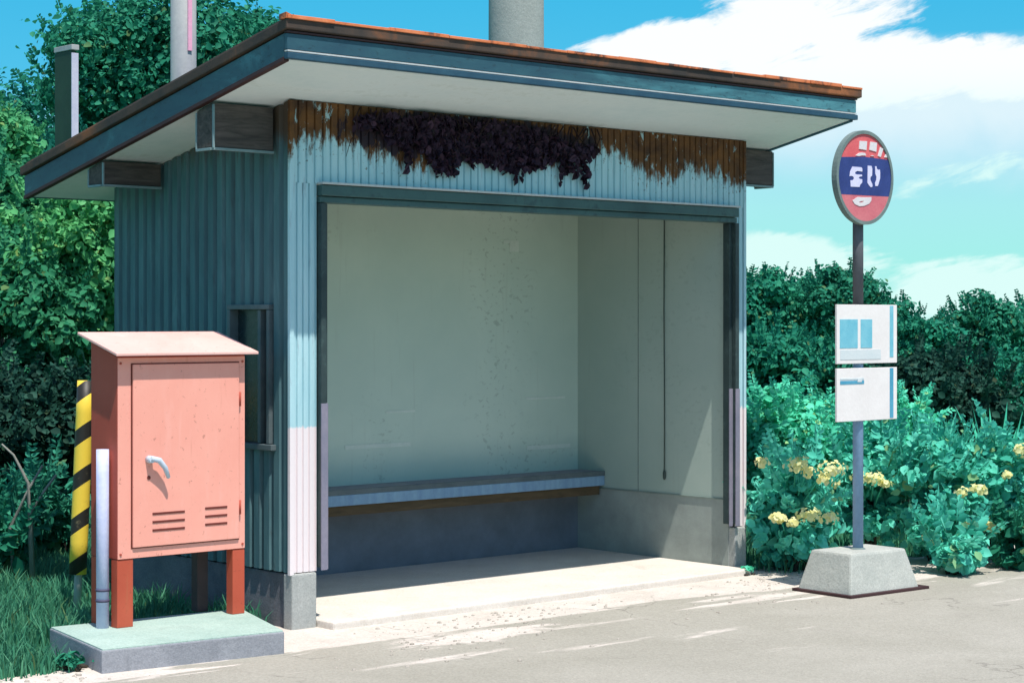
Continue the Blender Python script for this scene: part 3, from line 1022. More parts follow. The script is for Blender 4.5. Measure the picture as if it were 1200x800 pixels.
# hanging cord with a weight
cy = 0.494
cord = thing('hanging_cord', (XR - 0.012, cy, 0.47), 'thin dark cord with a weighted end hanging down the right inner wall', 'cord')
MB().tube([(XR - 0.012, cy, 2.0), (XR - 0.013, cy + .002, 1.4), (XR - 0.011, cy, 0.9), (XR - 0.012, cy, 0.50)], 0.0032, 6).build('line', M['cord'], cord)
MB().tube([(XR - 0.012, cy, 0.52), (XR - 0.012, cy, 0.505), (XR - 0.012, cy, 0.475), (XR - 0.012, cy, 0.465)], [0.004, 0.009, 0.008, 0.003], 8).build('weight', M['cord'], cord)

b = MB()
b.box(2.345, 2.412, YB - 0.003, YB - 0.001, 1.728, 1.790, 0)
b.box(2.300, 2.3449, YB - 0.003, YB - 0.001, 1.775, 1.790, 0)
tag(b.build('paper_scrap', M['paper']), 'small torn pale paper scrap stuck high on the back wall', 'paper')
for (u0, u1, v, lab) in ((404, 481, 522, 'long pale tape strip on the back wall above the left end of the bench'),
                         (617, 668, 523, 'pale tape strip on the back wall near the right corner above the bench'),
                         (616, 662, 466, 'short pale tape strip higher on the back wall near the right corner'),
                         (452, 486, 482, 'thin short tape strip on the left half of the back wall')):
    p0, p1 = on_y(u0, v, YB), on_y(u1, v, YB)
    hh = 0.011 if v > 500 else 0.006
    zc = (p0.z + p1.z) / 2
    b = MB()
    b.box(p0.x, p1.x, YB - 0.003, YB - 0.001, zc - hh, zc + hh, 0)
    tag(b.build('tape_strip', M['paper']), lab, 'tape', 'tape strips on the back wall')

# ------------------------------------------------------------------ control cabinet and its pad
pad = thing('concrete_pad', (-0.70, -0.1, 0), 'low mint grey concrete pad under the red cabinet', 'concrete pad')
PADZ = 0.094
PX0, PX1, PY0, PY1 = -1.150, -0.365, -0.420, 0.20
b = MB()
# a slightly skewed block, as cast
cs = [(-1.155, -0.385), (-0.372, -0.475), (-0.160, 0.145), (-1.035, 0.240)]
n = 4
b.hexa([(x, y, -0.02) for x, y in cs] + [(x, y, PADZ - 0.006) for x, y in cs], 0.006)
b.build('slab', M['pad_side'], pad)
b = MB()
cx_, cy_ = sum(x for x, y in cs) / 4, sum(y for x, y in cs) / 4
cs2 = [(cx_ + (x - cx_) * 0.99, cy_ + (y - cy_) * 0.985) for x, y in cs]
b.hexa([(x, y, PADZ - 0.010) for x, y in cs2] + [(x, y, PADZ) for x, y in cs2], 0.003)
b.build('screed', M['pad'], pad)

CX0, CX1, CY0, CY1 = -0.853, -0.232, 0.015, 0.225
CZ0, CZ1 = 0.372, 1.200
cab = thing('control_cabinet', ((CX0 + CX1) / 2, (CY0 + CY1) / 2, PADZ), 'red metal control cabinet on legs with sloping pink roof', 'cabinet')
b = MB()
b.hexa([(CX0, CY0, CZ0), (CX1, CY0, CZ0), (CX1, CY1, CZ0), (CX0, CY1, CZ0), (CX0, CY0, CZ1 - .003), (CX1, CY0, CZ1 - .003), (CX1, CY1, CZ1 + .055), (CX0, CY1, CZ1 + .055)], 0.004)
body = b.build('body', M['red'], cab)
b = MB()
yr0, yr1 = CY0 - 0.055, CY1 + 0.05
b.hexa([(CX0 - .035, yr0, CZ1), (CX1 + .034, yr0, CZ1), (CX1 + .034, yr1, CZ1 + .085), (CX0 - .035, yr1, CZ1 + .085),
        (CX0 - .035, yr0, CZ1 + .012), (CX1 + .034, yr0, CZ1 + .012), (CX1 + .034, yr1, CZ1 + .097), (CX0 - .035, yr1, CZ1 + .097)], 0.003)
b.build('roof', M['red_roof'], cab)
for x0, y0, w_, mt in ((CX0, CY0, 0.075, 'red_dark'), (CX1 - 0.062, CY0, 0.062, 'red_dark'), (CX0, CY1 - 0.05, 0.055, 'red_dark'), (CX1 - 0.135, CY1 - 0.05, 0.055, 'leg_dark')):
    lg = MB().box(x0 + .001, x0 + w_, y0 + .001, y0 + 0.05, PADZ, CZ0 - .001, 0.003).build('leg', M[mt], cab)
    if mt == 'leg_dark':
        lg['label'] = 'blackish rear leg'
MB().box(CX0 + .002, CX1 - .002, CY0 - 0.0022, CY0 + .001, CZ0 + .002, CZ1 - .008, 0).build('sunlit_front_plate', M['pink'], body)  # thin plate added to give the body front its sunlit colour
DX0, DX1, DZ0, DZ1 = CX0 + 0.068, CX1 - 0.036, CZ0 + 0.045, CZ1 - 0.035
MB().box(DX0 - .006, DX1 + .005, CY0 - 0.0035, CY0 + .002, DZ0 - .005, DZ1 + .005, 0).build('seam', M['seam'], body)
door = MB().box(DX0, DX1, CY0 - 0.012, CY0 - 0.002, DZ0, DZ1, 0.003).build('door', M['pink'], cab)
b = MB()
for lx0, lx1, rows in ((0.09, 0.245, 3), (0.345, 0.455, 3)):
    for k in range(rows):
        z = DZ0 + 0.065 + 0.034 * k + (0.006 if lx0 > .2 else 0)
        b.box(DX0 + lx0, DX0 + lx1, CY0 - 0.0145, CY0 - 0.011, z - 0.0045, z + 0.0045, 0.001)
b.each('louvre', M['seam'], door)
hx, hz = DX0 + 0.072, 0.775
b = MB()
b.tube([(hx, CY0 - 0.008, hz), (hx, CY0 - 0.044, hz + .001)], [0.017, 0.014], 12)
b.tube([(hx - 0.006, CY0 - 0.040, hz + 0.006), (hx + 0.030, CY0 - 0.046, hz - 0.004), (hx + 0.058, CY0 - 0.046, hz - 0.036), (hx + 0.076, CY0 - 0.043, hz - 0.078)], [0.011, 0.013, 0.011, 0.008], 10)
b.build('handle', M['steel'], door)
b = MB()
b.tube([(hx, CY0 - 0.011, hz - 0.075), (hx, CY0 - 0.015, hz - 0.075)], 0.008, 12)
b.build('keyhole', M['seam'], door)
for sx_ in (CX0 + 0.014, CX1 - 0.014):
    for sz_ in (CZ0 + 0.02, CZ1 - 0.03):
        MB().tube([(sx_, CY0 - .001, sz_), (sx_, CY0 - 0.0055, sz_)], 0.0052, 10).build('screw', M['red'], body)
b = MB()
for z in (0.52, 0.98):
    b.tube([(DX1 + .004, CY0 - 0.010, z), (DX1 + .004, CY0 - 0.010, z + .06)], 0.006, 8)
b.each('hinge', M['red'], door)
# pale conduit strapped to the side
qx, qy = CX0 - 0.034, 0.072
cond = MB().tube([(qx, qy, PADZ), (qx, qy, 0.5), (qx, qy, 0.820)], 0.026, 16).build('conduit', M['pvc'], cab)
b = MB()
for z in (0.205, 0.248):
    b.tube([(qx, qy, z - .005), (qx, qy, z + .005)], 0.0285, 16)
b.each('clamp_band', M['band'], cond)

# ------------------------------------------------------------------ hazard guard on leaning stake
g0, g1 = at(91, 672, 9.0), at(101, 446, 9.0)
gb = Vector((g0.x - 0.004, g0.y, -0.01))
hz_ = thing('guy_wire_guard', gb, 'yellow and black striped guard sleeve leaning behind the red cabinet', 'guard post')
MB().tube([g0.lerp(g1, k / 6) for k in range(7)], [0.040] * 7, 18).build('striped_sleeve', M['hazard'], hz_)
MB().tube([gb, g0 + (g1 - g0) * 0.3], 0.018, 10).build('stake', M['pole_steel'], hz_)

# ------------------------------------------------------------------ bus stop sign
SX, SY = 2.840, -0.860
SR = math.radians(-3)
sign = thing('bus_stop_sign', (SX, SY, 0), 'bus stop sign with red and navy round disc above two white notice boards', 'bus stop sign')


def srot(x, y, z):
    return (SX + x * math.cos(SR) - y * math.sin(SR), SY + x * math.sin(SR) + y * math.cos(SR), z)


b = MB()
lo = [(-.255, -.175), (.262, -.175), (.262, .175), (-.255, .175)]
hi = [(-.200, -.130), (.205, -.130), (.205, .130), (-.200, .130)]
b.hexa([srot(x, y, 0.004) for x, y in lo] + [srot(x, y, 0.205) for x, y in hi], 0.012)
b.build('base', M['sign_base'], sign)
b = MB()
b.box(SX - .275, SX + .315, SY - .195, SY + .19, -0.01, 0.014, 0.004, SR)
b.build('base_sheet', M['trim_dark'], sign)  # thin dark sheet under the base, reaching further out at the right
pole = MB().tube([(SX, SY, 0.20), (SX, SY, 1.0), (SX, SY, 1.40)], 0.0265, 20).build('pole', M['pole'], sign)
MB().tube([(SX, SY, 1.4005), (SX, SY, 2.02)], 0.0268, 20).build('upper_pole', M['pole_dark'], sign)
MB().tube([(SX, SY, 0.200), (SX, SY, 0.212)], [0.045, 0.030], 16).build('collar', M['rim'], pole)

DC = Vector((SX - 0.018, SY - 0.045, 2.052))
RW, RH = 0.222, 0.229


def disc_pt(p, y):
    return Vector((DC.x + p[0], DC.y + y, DC.z + p[1]))


def ell(k, n=64, a0=0.0, a1=2 * math.pi):
    return [(RW * k * math.cos(a0 + (a1 - a0) * i / n), RH * k * math.sin(a0 + (a1 - a0) * i / n)) for i in range(n)]


disc = MB().extrude_poly(ell(0.97), -0.010, 0.012, disc_pt).build('sign_disc', M['sign_red'], sign)
t_ = bmesh.new()
o_, i_ = ell(1.02), ell(0.945)
vo = [[t_.verts.new(disc_pt(p, y)) for p in ring] for ring, y in ((o_, -0.016), (i_, -0.016), (i_, 0.016), (o_, 0.016))]
nn = 64
for a in range(4):
    for k in range(nn):
        t_.faces.new((vo[a][k], vo[a][(k + 1) % nn], vo[(a + 1) % 4][(k + 1) % nn], vo[(a + 1) % 4][k]))
b = MB()
b.merge(t_)
b.build('rim', M['rim'], disc)


def band_outline(z0a, z0b, z1a, z1b, k=0.945):
    """Slice of the disc between two slightly tilted chords."""
    out = []
    R = []
    for i in range(25):
        s = -1 + 2 * i / 24
        z = z0b + (z1b - z0b) * (i / 24)
        R.append((RW * k * math.sqrt(max(0, 1 - (z / (RH * k)) ** 2)), z))
    L = []
    for i in range(25):
        z = z1a + (z0a - z1a) * (i / 24)
        L.append((-RW * k * math.sqrt(max(0, 1 - (z / (RH * k)) ** 2)), z))
    return R + [(0, (z1a + z1b) / 2 + 0.008)] + L


z_lo, z_hi = -0.086, 0.092
MB().extrude_poly(band_outline(z_lo - .004, z_lo, z_hi, z_hi + .006), -0.0118, -0.009, disc_pt).build('band', M['sign_navy'], disc)
low = [(RW * .945 * math.cos(a), RH * .945 * math.sin(a)) for a in [math.asin(z_lo / (RH * .945)) * (1 - i / 40) + (-math.pi - math.asin(z_lo / (RH * .945))) * (i / 40) for i in range(41)]]
MB().extrude_poly(low, -0.0112, -0.009, disc_pt).build('lower_field', M['sign_pink'], disc)


def px(lst):
    return [((x - 345) / 220 * RW, (435 - y) / 315 * RH) for x, y in lst]


b = MB()
g1_ = [[(246, 367), (316, 367), (323, 376), (323, 396), (284, 394), (268, 402), (266, 414), (282, 418), (320, 416), (322, 428), (304, 431), (294, 438), (302, 446), (322, 448), (322, 470), (304, 488), (302, 502), (233, 504), (229, 462), (252, 458), (258, 446), (252, 434), (236, 430), (224, 434), (228, 404)],
       [(366, 352), (396, 352), (402, 372), (400, 418), (388, 428), (386, 444), (392, 458), (402, 474), (404, 492), (392, 499), (378, 488), (364, 470)],
       [(424, 352), (436, 352), (438, 368), (452, 376), (462, 372), (465, 392), (464, 432), (452, 470), (446, 486), (426, 488), (424, 470), (434, 448), (436, 424), (426, 404)]]
for g in g1_:
    b.extrude_poly(px(g), -0.0136, -0.011, disc_pt)
b.build('lettering', M['sign_lilac'], disc)
b = MB()
for g in ([(303, 188), (361, 186), (356, 246), (298, 243)], [(388, 186), (440, 190), (434, 252), (380, 243)], [(467, 217), (490, 228), (470, 286), (448, 279)], [(512, 258), (528, 284), (500, 285)],
          [(272, 290), (300, 270), (322, 266), (346, 268), (353, 284), (322, 285), (296, 292)], [(388, 283), (404, 278), (420, 284)]):
    b.extrude_poly(px(g), -0.0136, -0.0095, disc_pt)
oo = [(246, 596), (262, 588), (274, 578), (290, 570), (340, 570), (396, 565), (394, 590), (376, 612), (340, 628), (302, 633), (264, 620)]
ii = [(296, 606), (300, 603), (306, 600), (314, 597), (324, 596), (336, 594), (333, 599), (328, 603), (320, 606), (310, 608), (302, 608)]
t_ = bmesh.new()
A, B2 = px(oo), px(ii)
fr = [[t_.verts.new(disc_pt(p, -0.0136)) for p in A], [t_.verts.new(disc_pt(p, -0.0136)) for p in B2], [t_.verts.new(disc_pt(p, -0.0105)) for p in B2], [t_.verts.new(disc_pt(p, -0.0105)) for p in A]]
for a in range(4):
    for k in range(len(A)):
        t_.faces.new((fr[a][k], fr[a][(k + 1) % len(A)], fr[(a + 1) % 4][(k + 1) % len(A)], fr[(a + 1) % 4][k]))
b.merge(t_)
b.each('emblem', M['sign_white'], disc)
MB().box(SX - .05, SX + .05, SY - .036, SY - .020, 1.90, 1.925, 0.003).build('bracket', M['rim'], pole)

# two notice boards bolted to the pole
for z0, z1, lab, which in ((1.130, 1.422, 'upper notice board with two sky blue panels', 0), (0.846, 1.108, 'lower notice board with one small blue bar', 1)):
    yb = SY - 0.045
    X0, X1 = SX - 0.222, SX + 0.258
    nb = MB().box(X0, X1, yb, yb + 0.012, z0, z1, 0.002).build('notice_board', M['board'], sign)
    nb['label'] = lab
    f = lambda a, c, e, g: MB().box(X0 + a * (X1 - X0), X0 + c * (X1 - X0), yb - 0.0016, yb + .001, z0 + e * (z1 - z0), z0 + g * (z1 - z0), 0)
    f(0.875, 0.935, 0.10 if which == 0 else 0.03, 0.985).build('printed_stripe', M['print_blue' if which == 0 else 'print_deep'], nb)
    if which == 0:
        f(0.045, 0.335, 0.265, 0.75).build('printed_panel', M['print_blue'], nb)
        f(0.385, 0.575, 0.265, 0.75).build('printed_panel', M['print_blue'], nb)
        f(0.05, 0.72, 0.07, 0.235).build('faded_print', M['print_pale'], nb)
    else:
        f(0.05, 0.44, 0.70, 0.765).build('printed_bar', M['print_deep'], nb)
        f(0.05, 0.44, 0.785, 0.815).build('faded_print', M['print_pale'], nb)
        MB().box(X0 + .33 * (X1 - X0), X0 + .40 * (X1 - X0), yb - 0.003, yb - .0017, z0 + .735 * (z1 - z0), z0 + .80 * (z1 - z0), 0).build('printed_tab', M['print_pale'], nb)
    b = MB()
    for zz in (z0 + .03, z1 - .03):
        b.box(SX - .032, SX + .032, yb + 0.012, SY - .018, zz - .008, zz + .008, 0.002)
    b.each('bracket', M['rim'], nb)

# ------------------------------------------------------------------ poles behind the shelter
p = at(215, 374, 11.6)
up = thing('steel_pole', (p.x, p.y, 0), 'slim mauve grey steel pole with pink stripe rising behind the left roof edge', 'pole')
MB().tube([(p.x, p.y, -0.02), (p.x, p.y, 2.5), (p.x, p.y, 5.2)], [0.080, 0.077, 0.074], 20).build('shaft', M['pole_steel'], up)
dirc = Vector((CAM.x - p.x, CAM.y - p.y, 0)).normalized()
rgt = Vector((CT, -ST, 0))
s = p + (dirc * 0.90 + rgt * 0.44).normalized() * 0.072
q_ = dirc * 0.86 + rgt * 0.50
q_.normalize()
tg = Vector((-q_.y, q_.x, 0))
MB().hexa([Vector((p.x, p.y, z)) + q_ * a_ + tg * b_ for z in (2.93, 5.2) for a_, b_ in ((0.070, -0.013), (0.070, 0.013), (0.086, 0.013), (0.086, -0.013))], 0.002).build('pink_stripe', M['pinkline'], up)  # narrow pink strip standing proud of the shaft
MB().tube([(p.x, p.y, 2.6), (p.x, p.y, 2.66)], 0.084, 20).build('clamp_band', M['pole_steel'], up)
p = at(605, 374, 13.2)
up2 = thing('utility_pole', (p.x, p.y, 0), 'thick grey concrete utility pole standing behind the middle of the shelter', 'utility pole')
MB().tube([(p.x, p.y, -0.02), (p.x, p.y, 3.0), (p.x, p.y, 7.5)], [0.20, 0.188, 0.172], 32).build('shaft', M['pole_conc'], up2)
b = MB()
for k in range(5):
    z = 2.2 + k * 0.9
    d_ = rgt if k % 2 else -rgt
    b.tube([Vector((p.x, p.y, z)) + d_ * 0.17, Vector((p.x, p.y, z)) + d_ * 0.30], 0.009, 6)
b.each('step_bolt', M['pole_steel'], up2)
p = at(76, 374, 14.0)
dk = thing('dark_green_post', (p.x, p.y, 0), 'square dark green post with pale right edge standing among trees behind the shelter', 'post')
MB().box(p.x - .015, p.x + .015, p.y - .12, p.y + .12, -0.02, 3.26, 0.004).build('column', M['post_green'], dk)
MB().box(p.x - .018, p.x + .036, p.y - .132, p.y - .122, 0.0, 3.24, 0.003).build('sunlit_edge', M['post_pale'], dk)  # pale strip paints sunlight onto the narrow front face
MB().box(p.x - .020, p.x + .040, p.y - .134, p.y + .124, 3.262, 3.30, 0.004).build('cap', M['pole_steel'], dk)

# ------------------------------------------------------------------ vegetation, left and behind
GL = 'trees behind the shelter'
tree('broadleaf_tree', at(180, 118, 24), 1.70, 1.85, 0.12, M['leaf_tree'], 'tall round deep green tree directly behind the left roof slope', 'tree', GL, 60, 260, 0.36, 0.13)
tree('broadleaf_tree', at(285, 95, 26), 0.85, 1.15, 0.12, M['leaf_tree'], 'slimmer green tree with sky showing through beside the mauve steel pole', 'tree', GL, 26, 150, 0.42, 0.09)
tree('broadleaf_tree', at(20, 215, 27), 1.25, 1.45, 0.12, M['leaf_teal'], 'blue green tree at far left below the open sky', 'tree', GL, 36, 210, 0.40, 0.10)
tree('broadleaf_tree', at(-2, 178, 19), 0.46, 0.48, 0.09, M['leaf_bright'], 'small yellowish green treetop at the left edge', 'tree', GL, 18, 140, 0.5, 0.05)
tree('broadleaf_tree', at(90, 262, 20), 0.95, 0.95, 0.11, M['leaf_teal'], 'blue green tree around the dark green post', 'tree', GL, 30, 200, 0.42, 0.07)
GB = 'bushes beside the shelter'
shrub('leafy_bush', at(92, 312, 13.4), 0.58, 0.74, 0.066, M['leaf_fresh'], 'bright fresh green bush against the left wall of the shelter', GB, 38, 290, 0.42)
shrub('leafy_bush', at(22, 385, 13.0), 0.56, 0.62, 0.066, M['leaf_mid'], 'mid green bush at the left edge', GB, 36, 290, 0.42)
shrub('leafy_bush', at(140, 420, 13.8), 0.50, 0.70, 0.066, M['leaf_mid'], 'mid green bush half hidden behind the cabinet roof', GB, 32, 240, 0.42)
shrub('leafy_bush', at(5, 262, 15.0), 0.55, 0.55, 0.08, M['leaf_mid'], 'taller mid green bush at the left edge under the treetop', GB, 26, 170, 0.45)
GD = 'dark undergrowth bushes'
shrub('dark_bush', at(35, 512, 11.9), 0.44, 0.42, 0.06, M['leaf_dark'], 'very dark bush with bare twigs in front at far left', GD, 26, 190, 0.42)
shrub('dark_bush', at(118, 505, 12.1), 0.40, 0.44, 0.06, M['leaf_dark'], 'very dark bush behind the striped guard', GD, 26, 190, 0.42)
shrub('dark_bush', at(-35, 500, 12.2), 0.40, 0.48, 0.06, M['leaf_dark'], 'very dark bush partly outside the left of the picture', GD, 20, 170, 0.42)
GF = 'low leafy plants in the grass'
shrub('leafy_plant', at(22, 612, 10.6), 0.20, 0.19, 0.085, M['leaf_plant'], 'low teal green leafy plant in grass below the bare twigs', GF, 16, 42, 0.5, 0.24, 'plant', 6)
shrub('leafy_plant', at(68, 606, 10.9), 0.17, 0.22, 0.085, M['leaf_plant'], 'low teal green leafy plant in grass beside the striped guard', GF, 14, 42, 0.5, 0.24, 'plant', 6)
shrub('leafy_plant', at(-12, 640, 10.0), 0.20, 0.20, 0.085, M['leaf_tree'], 'low deep green plant in grass at the left edge', GF, 14, 42, 0.5, 0.26, 'plant', 6)
shrub('weed', at(88, 778, 7.55), 0.085, 0.045, 0.045, M['leaf_tree'], 'small weed growing against the left corner of the concrete pad', 'weeds along the road edge', 8, 26, 0.5, 0.3, 'weed', 4)
shrub('weed', at(876, 672, 10.35), 0.06, 0.045, 0.045, M['leaf_lush'], 'small weed at the foot of the right shelter corner', 'weeds along the road edge', 7, 22, 0.5, 0.3, 'weed', 3)
for pts_, lab in (([(12, 618), (34, 572), (50, 545)], 'upper straight bleached twig slanting right'), ([(2, 520), (16, 533), (26, 552), (33, 566)], 'curved bleached twig arching at the left edge'),
                  ([(36, 600), (52, 575), (66, 556)], 'shorter bleached twig beside the slanting one')):
    P3 = [at(u, v, 9.9) for u, v in pts_]
    root_p = Vector((P3[0].x, P3[0].y, 0))
    tw = MB()
    first = P3 if P3[0].z < P3[-1].z else P3[::-1]
    base_ = Vector((first[0].x + .02, first[0].y, -0.01))
    tw.tube([base_] + first, [0.010] + [0.009 - 0.0015 * k for k in range(len(first))], 6)
    tag(tw.build('bare_twig', M['twig']), lab, 'twig', 'bare twigs at the left')

# ------------------------------------------------------------------ vegetation, right
GR = 'trees beyond the sign'
for (u, v, rpx, d, lab, mt) in ((893, 372, 52, 30, 'dark round tree just right of the shelter corner', 'leaf_far'), (945, 378, 52, 31, 'dark tree between shelter corner and sign pole', 'leaf_far'),
                                (988, 366, 54, 30, 'tallest dark tree right behind the sign pole', 'leaf_tree'), (1040, 402, 54, 31, 'dark tree behind the notice boards', 'leaf_far'),
                                (1092, 424, 52, 29, 'low dark tree in the dip right of the notice boards', 'leaf_far'), (1150, 400, 52, 30, 'dark pointed tree near the right edge', 'leaf_tree'),
                                (1200, 412, 54, 31, 'dark tree cut by the right edge', 'leaf_far')):
    s = rpx * d / F
    tree('far_tree', at(u, v, d), s, s * 1.12, 0.115, M[mt], lab, 'tree', GR, 30, 210, 0.40, 0.06)
GH = 'dark hedge bushes behind the flowering shrubs'
for (u, v, rpx, d, lab, mt) in ((905, 445, 62, 20, 'dark green hedge bush beside the shelter wall', 'leaf_far'), (985, 455, 62, 20.5, 'dark green hedge bush behind the sign pole', 'leaf_far'),
                                (1065, 470, 60, 19.5, 'blackish green hedge bush right of the lower notice board', 'leaf_dark'), (1130, 475, 62, 20, 'blackish green hedge bush above the right flowers', 'leaf_dark'),
                                (1195, 470, 62, 20.5, 'deep green hedge bush at the right edge', 'leaf_far')):
    s = rpx * d / F
    shrub('hedge_bush', at(u, v, d), s, s * 1.0, 0.085, M[mt], lab, GH, 28, 190, 0.42)
GS = 'flowering shrubs beside the bus stop'
shr = {}
spec = [('a', 915, 528, 0.29, 0.40, 11.3, 'leaf_lush', 0.042, 'smooth emerald bush hugging the shelter corner', 36, 260),
        ('b', 929, 608, 0.255, 0.34, 10.55, 'leaf_shrub', 0.060, 'flowering shrub between the shelter corner and the sign base', 26, 86),
        ('c', 1018, 572, 0.26, 0.40, 11.1, 'leaf_shrub', 0.058, 'flowering shrub right behind the sign pole', 26, 97),
        ('d', 1098, 588, 0.26, 0.42, 10.9, 'leaf_shrub', 0.063, 'flowering shrub right of the sign base', 28, 86),
        ('e', 1172, 578, 0.27, 0.44, 11.0, 'leaf_shrub', 0.063, 'flowering shrub at the right edge', 28, 86),
        ('f', 1118, 645, 0.16, 0.17, 10.4, 'leaf_shrub', 0.066, 'low drooping broad leaved shrub at the gravel edge', 12, 74),
        ('g', 1200, 640, 0.16, 0.20, 10.6, 'leaf_tree', 0.058, 'low dark shrub at the gravel edge near the right side', 14, 85),
        ('h', 1060, 525, 0.24, 0.32, 12.2, 'leaf_lush', 0.05, 'smooth emerald bush behind the flowers', 24, 170),
        ('i', 985, 520, 0.25, 0.32, 12.3, 'leaf_lush', 0.05, 'smooth emerald bush behind the sign pole', 24, 170)]
for key, u, v, rx, rz, d, mt, lf, lab, nb_, per in spec:
    c = at(u, v, d)
    shr[key] = (shrub('flowering_shrub' if key in 'bcde' else 'leafy_shrub', c, rx, rz, lf, M[mt], lab, GS if key in 'bcde' else 'leafy shrubs beside the bus stop', nb_, per, 0.45, 0.40 if key in 'bcdefg' else 0.36), d, rx)
# upright blades of leaves standing above the right shrubs
for (u, v, d, lab) in ((1168, 500, 11.4, 'spray of long narrow leaves above the right shrubs'), (1125, 520, 11.3, 'spray of long narrow leaves beside the right flowers')):
    c = at(u, v, d)
    r = thing('long_leaved_plant', (c.x, c.y, 0), lab, 'plant', 'long leaved plants on the right')
    b = MB()
    for k in range(26):
        a = random.uniform(0, 2 * math.pi)
        ln = random.uniform(0.10, 0.26)
        o0 = Vector((c.x, c.y, 0.0)) + Vector((math.cos(a), math.sin(a), 0)) * random.uniform(0, .10)
        tip = Vector((o0.x + math.cos(a) * ln, o0.y + math.sin(a) * ln, c.z + random.uniform(-.02, .16)))
        m_ = o0.lerp(tip, 0.65) + Vector((0, 0, 0.12))
        sd = Vector((-math.sin(a), math.cos(a), 0)) * 0.012
        b.poly([o0 - sd * .3, o0 + sd * .3, m_ + sd, m_ - sd, tip], [(0, 1, 2, 3), (3, 2, 4)])
    b.each('leaf', M['leaf_lush'], r)
# yellow flower heads
heads = [('b', 934, 543, 1.3), ('b', 948, 552, .8), ('b', 975, 549, 1.4), ('b', 966, 560, .8), ('b', 893, 541, .7), ('b', 948, 603, 1.2), ('b', 972, 606, 1.0), ('b', 912, 606, .8), ('b', 930, 611, .7),
         ('c', 1006, 558, .9), ('c', 1026, 560, 1.1), ('c', 1038, 566, .7), ('c', 978, 566, .7),
         ('d', 1092, 628, .9), ('d', 1098, 638, .6), ('d', 1128, 576, .7), ('d', 1146, 572, 1.0), ('e', 1156, 616, .9), ('e', 1138, 614, .7), ('e', 1199, 527, 1.0), ('e', 1166, 619, .6), ('e', 1180, 556, .6)]
for key, u, v, sc in heads:
    r, d, rx = shr[key]
    c = np.array(at(u, v, d - rx * 1.28))
    n = int(48 * sc)
    uu = RNG.normal(size=(n, 3))
    uu /= np.linalg.norm(uu, axis=1, keepdims=True)
    P = c + uu * RNG.uniform(0.3, 1, n)[:, None] * np.array([0.056, 0.056, 0.036]) * sc
    V, Fc = leaf_arrays(P, uu + np.array([-0.3, -0.5, 0.4]), 0.026, 0.5, 0.3, 0)
    fh = raw_mesh('flower_head', V, Fc, M['petal'], r)
    st = MB()
    c_ = Vector(c)
    back = Vector((r.location.x, r.location.y, c_.z - 0.22)).lerp(c_, 0.35)
    st.tube([back, back.lerp(c_, .6) + Vector((0, 0, .02)), c_ - Vector((0, 0, .012))], [0.005, 0.004, 0.003], 5)
    st.build('stalk', M['leaf_shrub'], fh)

# ------------------------------------------------------------------ grass (nobody could count it)
def grass(name, n, region, hgt, label):
    X = RNG.uniform(region[0], region[1], n * 3)
    Y = RNG.uniform(region[2], region[3], n * 3)
    keep = np.ones(len(X), bool)
    keep &= ~((X > -1.17) & (X < -0.14) & (Y > -0.50) & (Y < 0.24))
    keep &= ~((X > -0.05) & (X < 3.02) & (Y > -0.2) & (Y < 1.55))
    keep &= ~((X > -0.4) & (X < 3.02) & (Y < 0.10))
    keep &= Y > -0.24 + 0.07 * np.sin(X * 5) + RNG.uniform(-0.1, 0.1, len(X))
    # clumps
    cl = np.sin(X * 7.3 + 2 * np.sin(Y * 4.1)) * np.sin(Y * 6.1 + 1.7 * np.sin(X * 3.3))
    keep &= RNG.uniform(-1.1, 1, len(X)) < cl + 0.55
    X, Y, cl = X[keep][:n], Y[keep][:n], cl[keep][:n]
    n = len(X)
    h = hgt * RNG.uniform(0.45, 1.25, n) * (1 + 0.35 * cl)
    a = RNG.uniform(0, 2 * np.pi, n)
    w = RNG.uniform(0.0025, 0.0055, n)
    lean = RNG.uniform(0.15, 0.75, n) * h
    la = RNG.uniform(0, 2 * np.pi, n)
    dx, dy = np.cos(a) * w, np.sin(a) * w
    lx, ly = np.cos(la) * lean, np.sin(la) * lean
    z0 = np.full(n, -0.014)
    v = [np.stack([X - dx, Y - dy, z0], 1), np.stack([X + dx, Y + dy, z0], 1),
         np.stack([X + dx * .8 + lx * .35, Y + dy * .8 + ly * .35, h * .62], 1), np.stack([X - dx * .8 + lx * .35, Y - dy * .8 + ly * .35, h * .62], 1),
         np.stack([X + lx + dx * .1, Y + ly + dy * .1, h], 1), np.stack([X + lx - dx * .1, Y + ly - dy * .1, h], 1)]
    V = np.stack(v, 1).reshape(-1, 3)
    i = np.arange(n)[:, None] * 6
    Fc = np.concatenate([i + np.array([[0, 1, 2, 3]]), i + np.array([[3, 2, 4, 5]])], 0)
    o = raw_mesh(name, V, Fc, M['grass'])
    return tag(o, label, 'grass', None, 'stuff')


grass('grass', 52000, (-2.4, 2.2, -0.3, 5.2), 0.085, 'short green meadow grass growing left of and behind the shelter')
grass('grass', 9000, (3.0, 6.0, -0.35, 2.0), 0.08, 'short green grass growing under the flowering shrubs on the right')

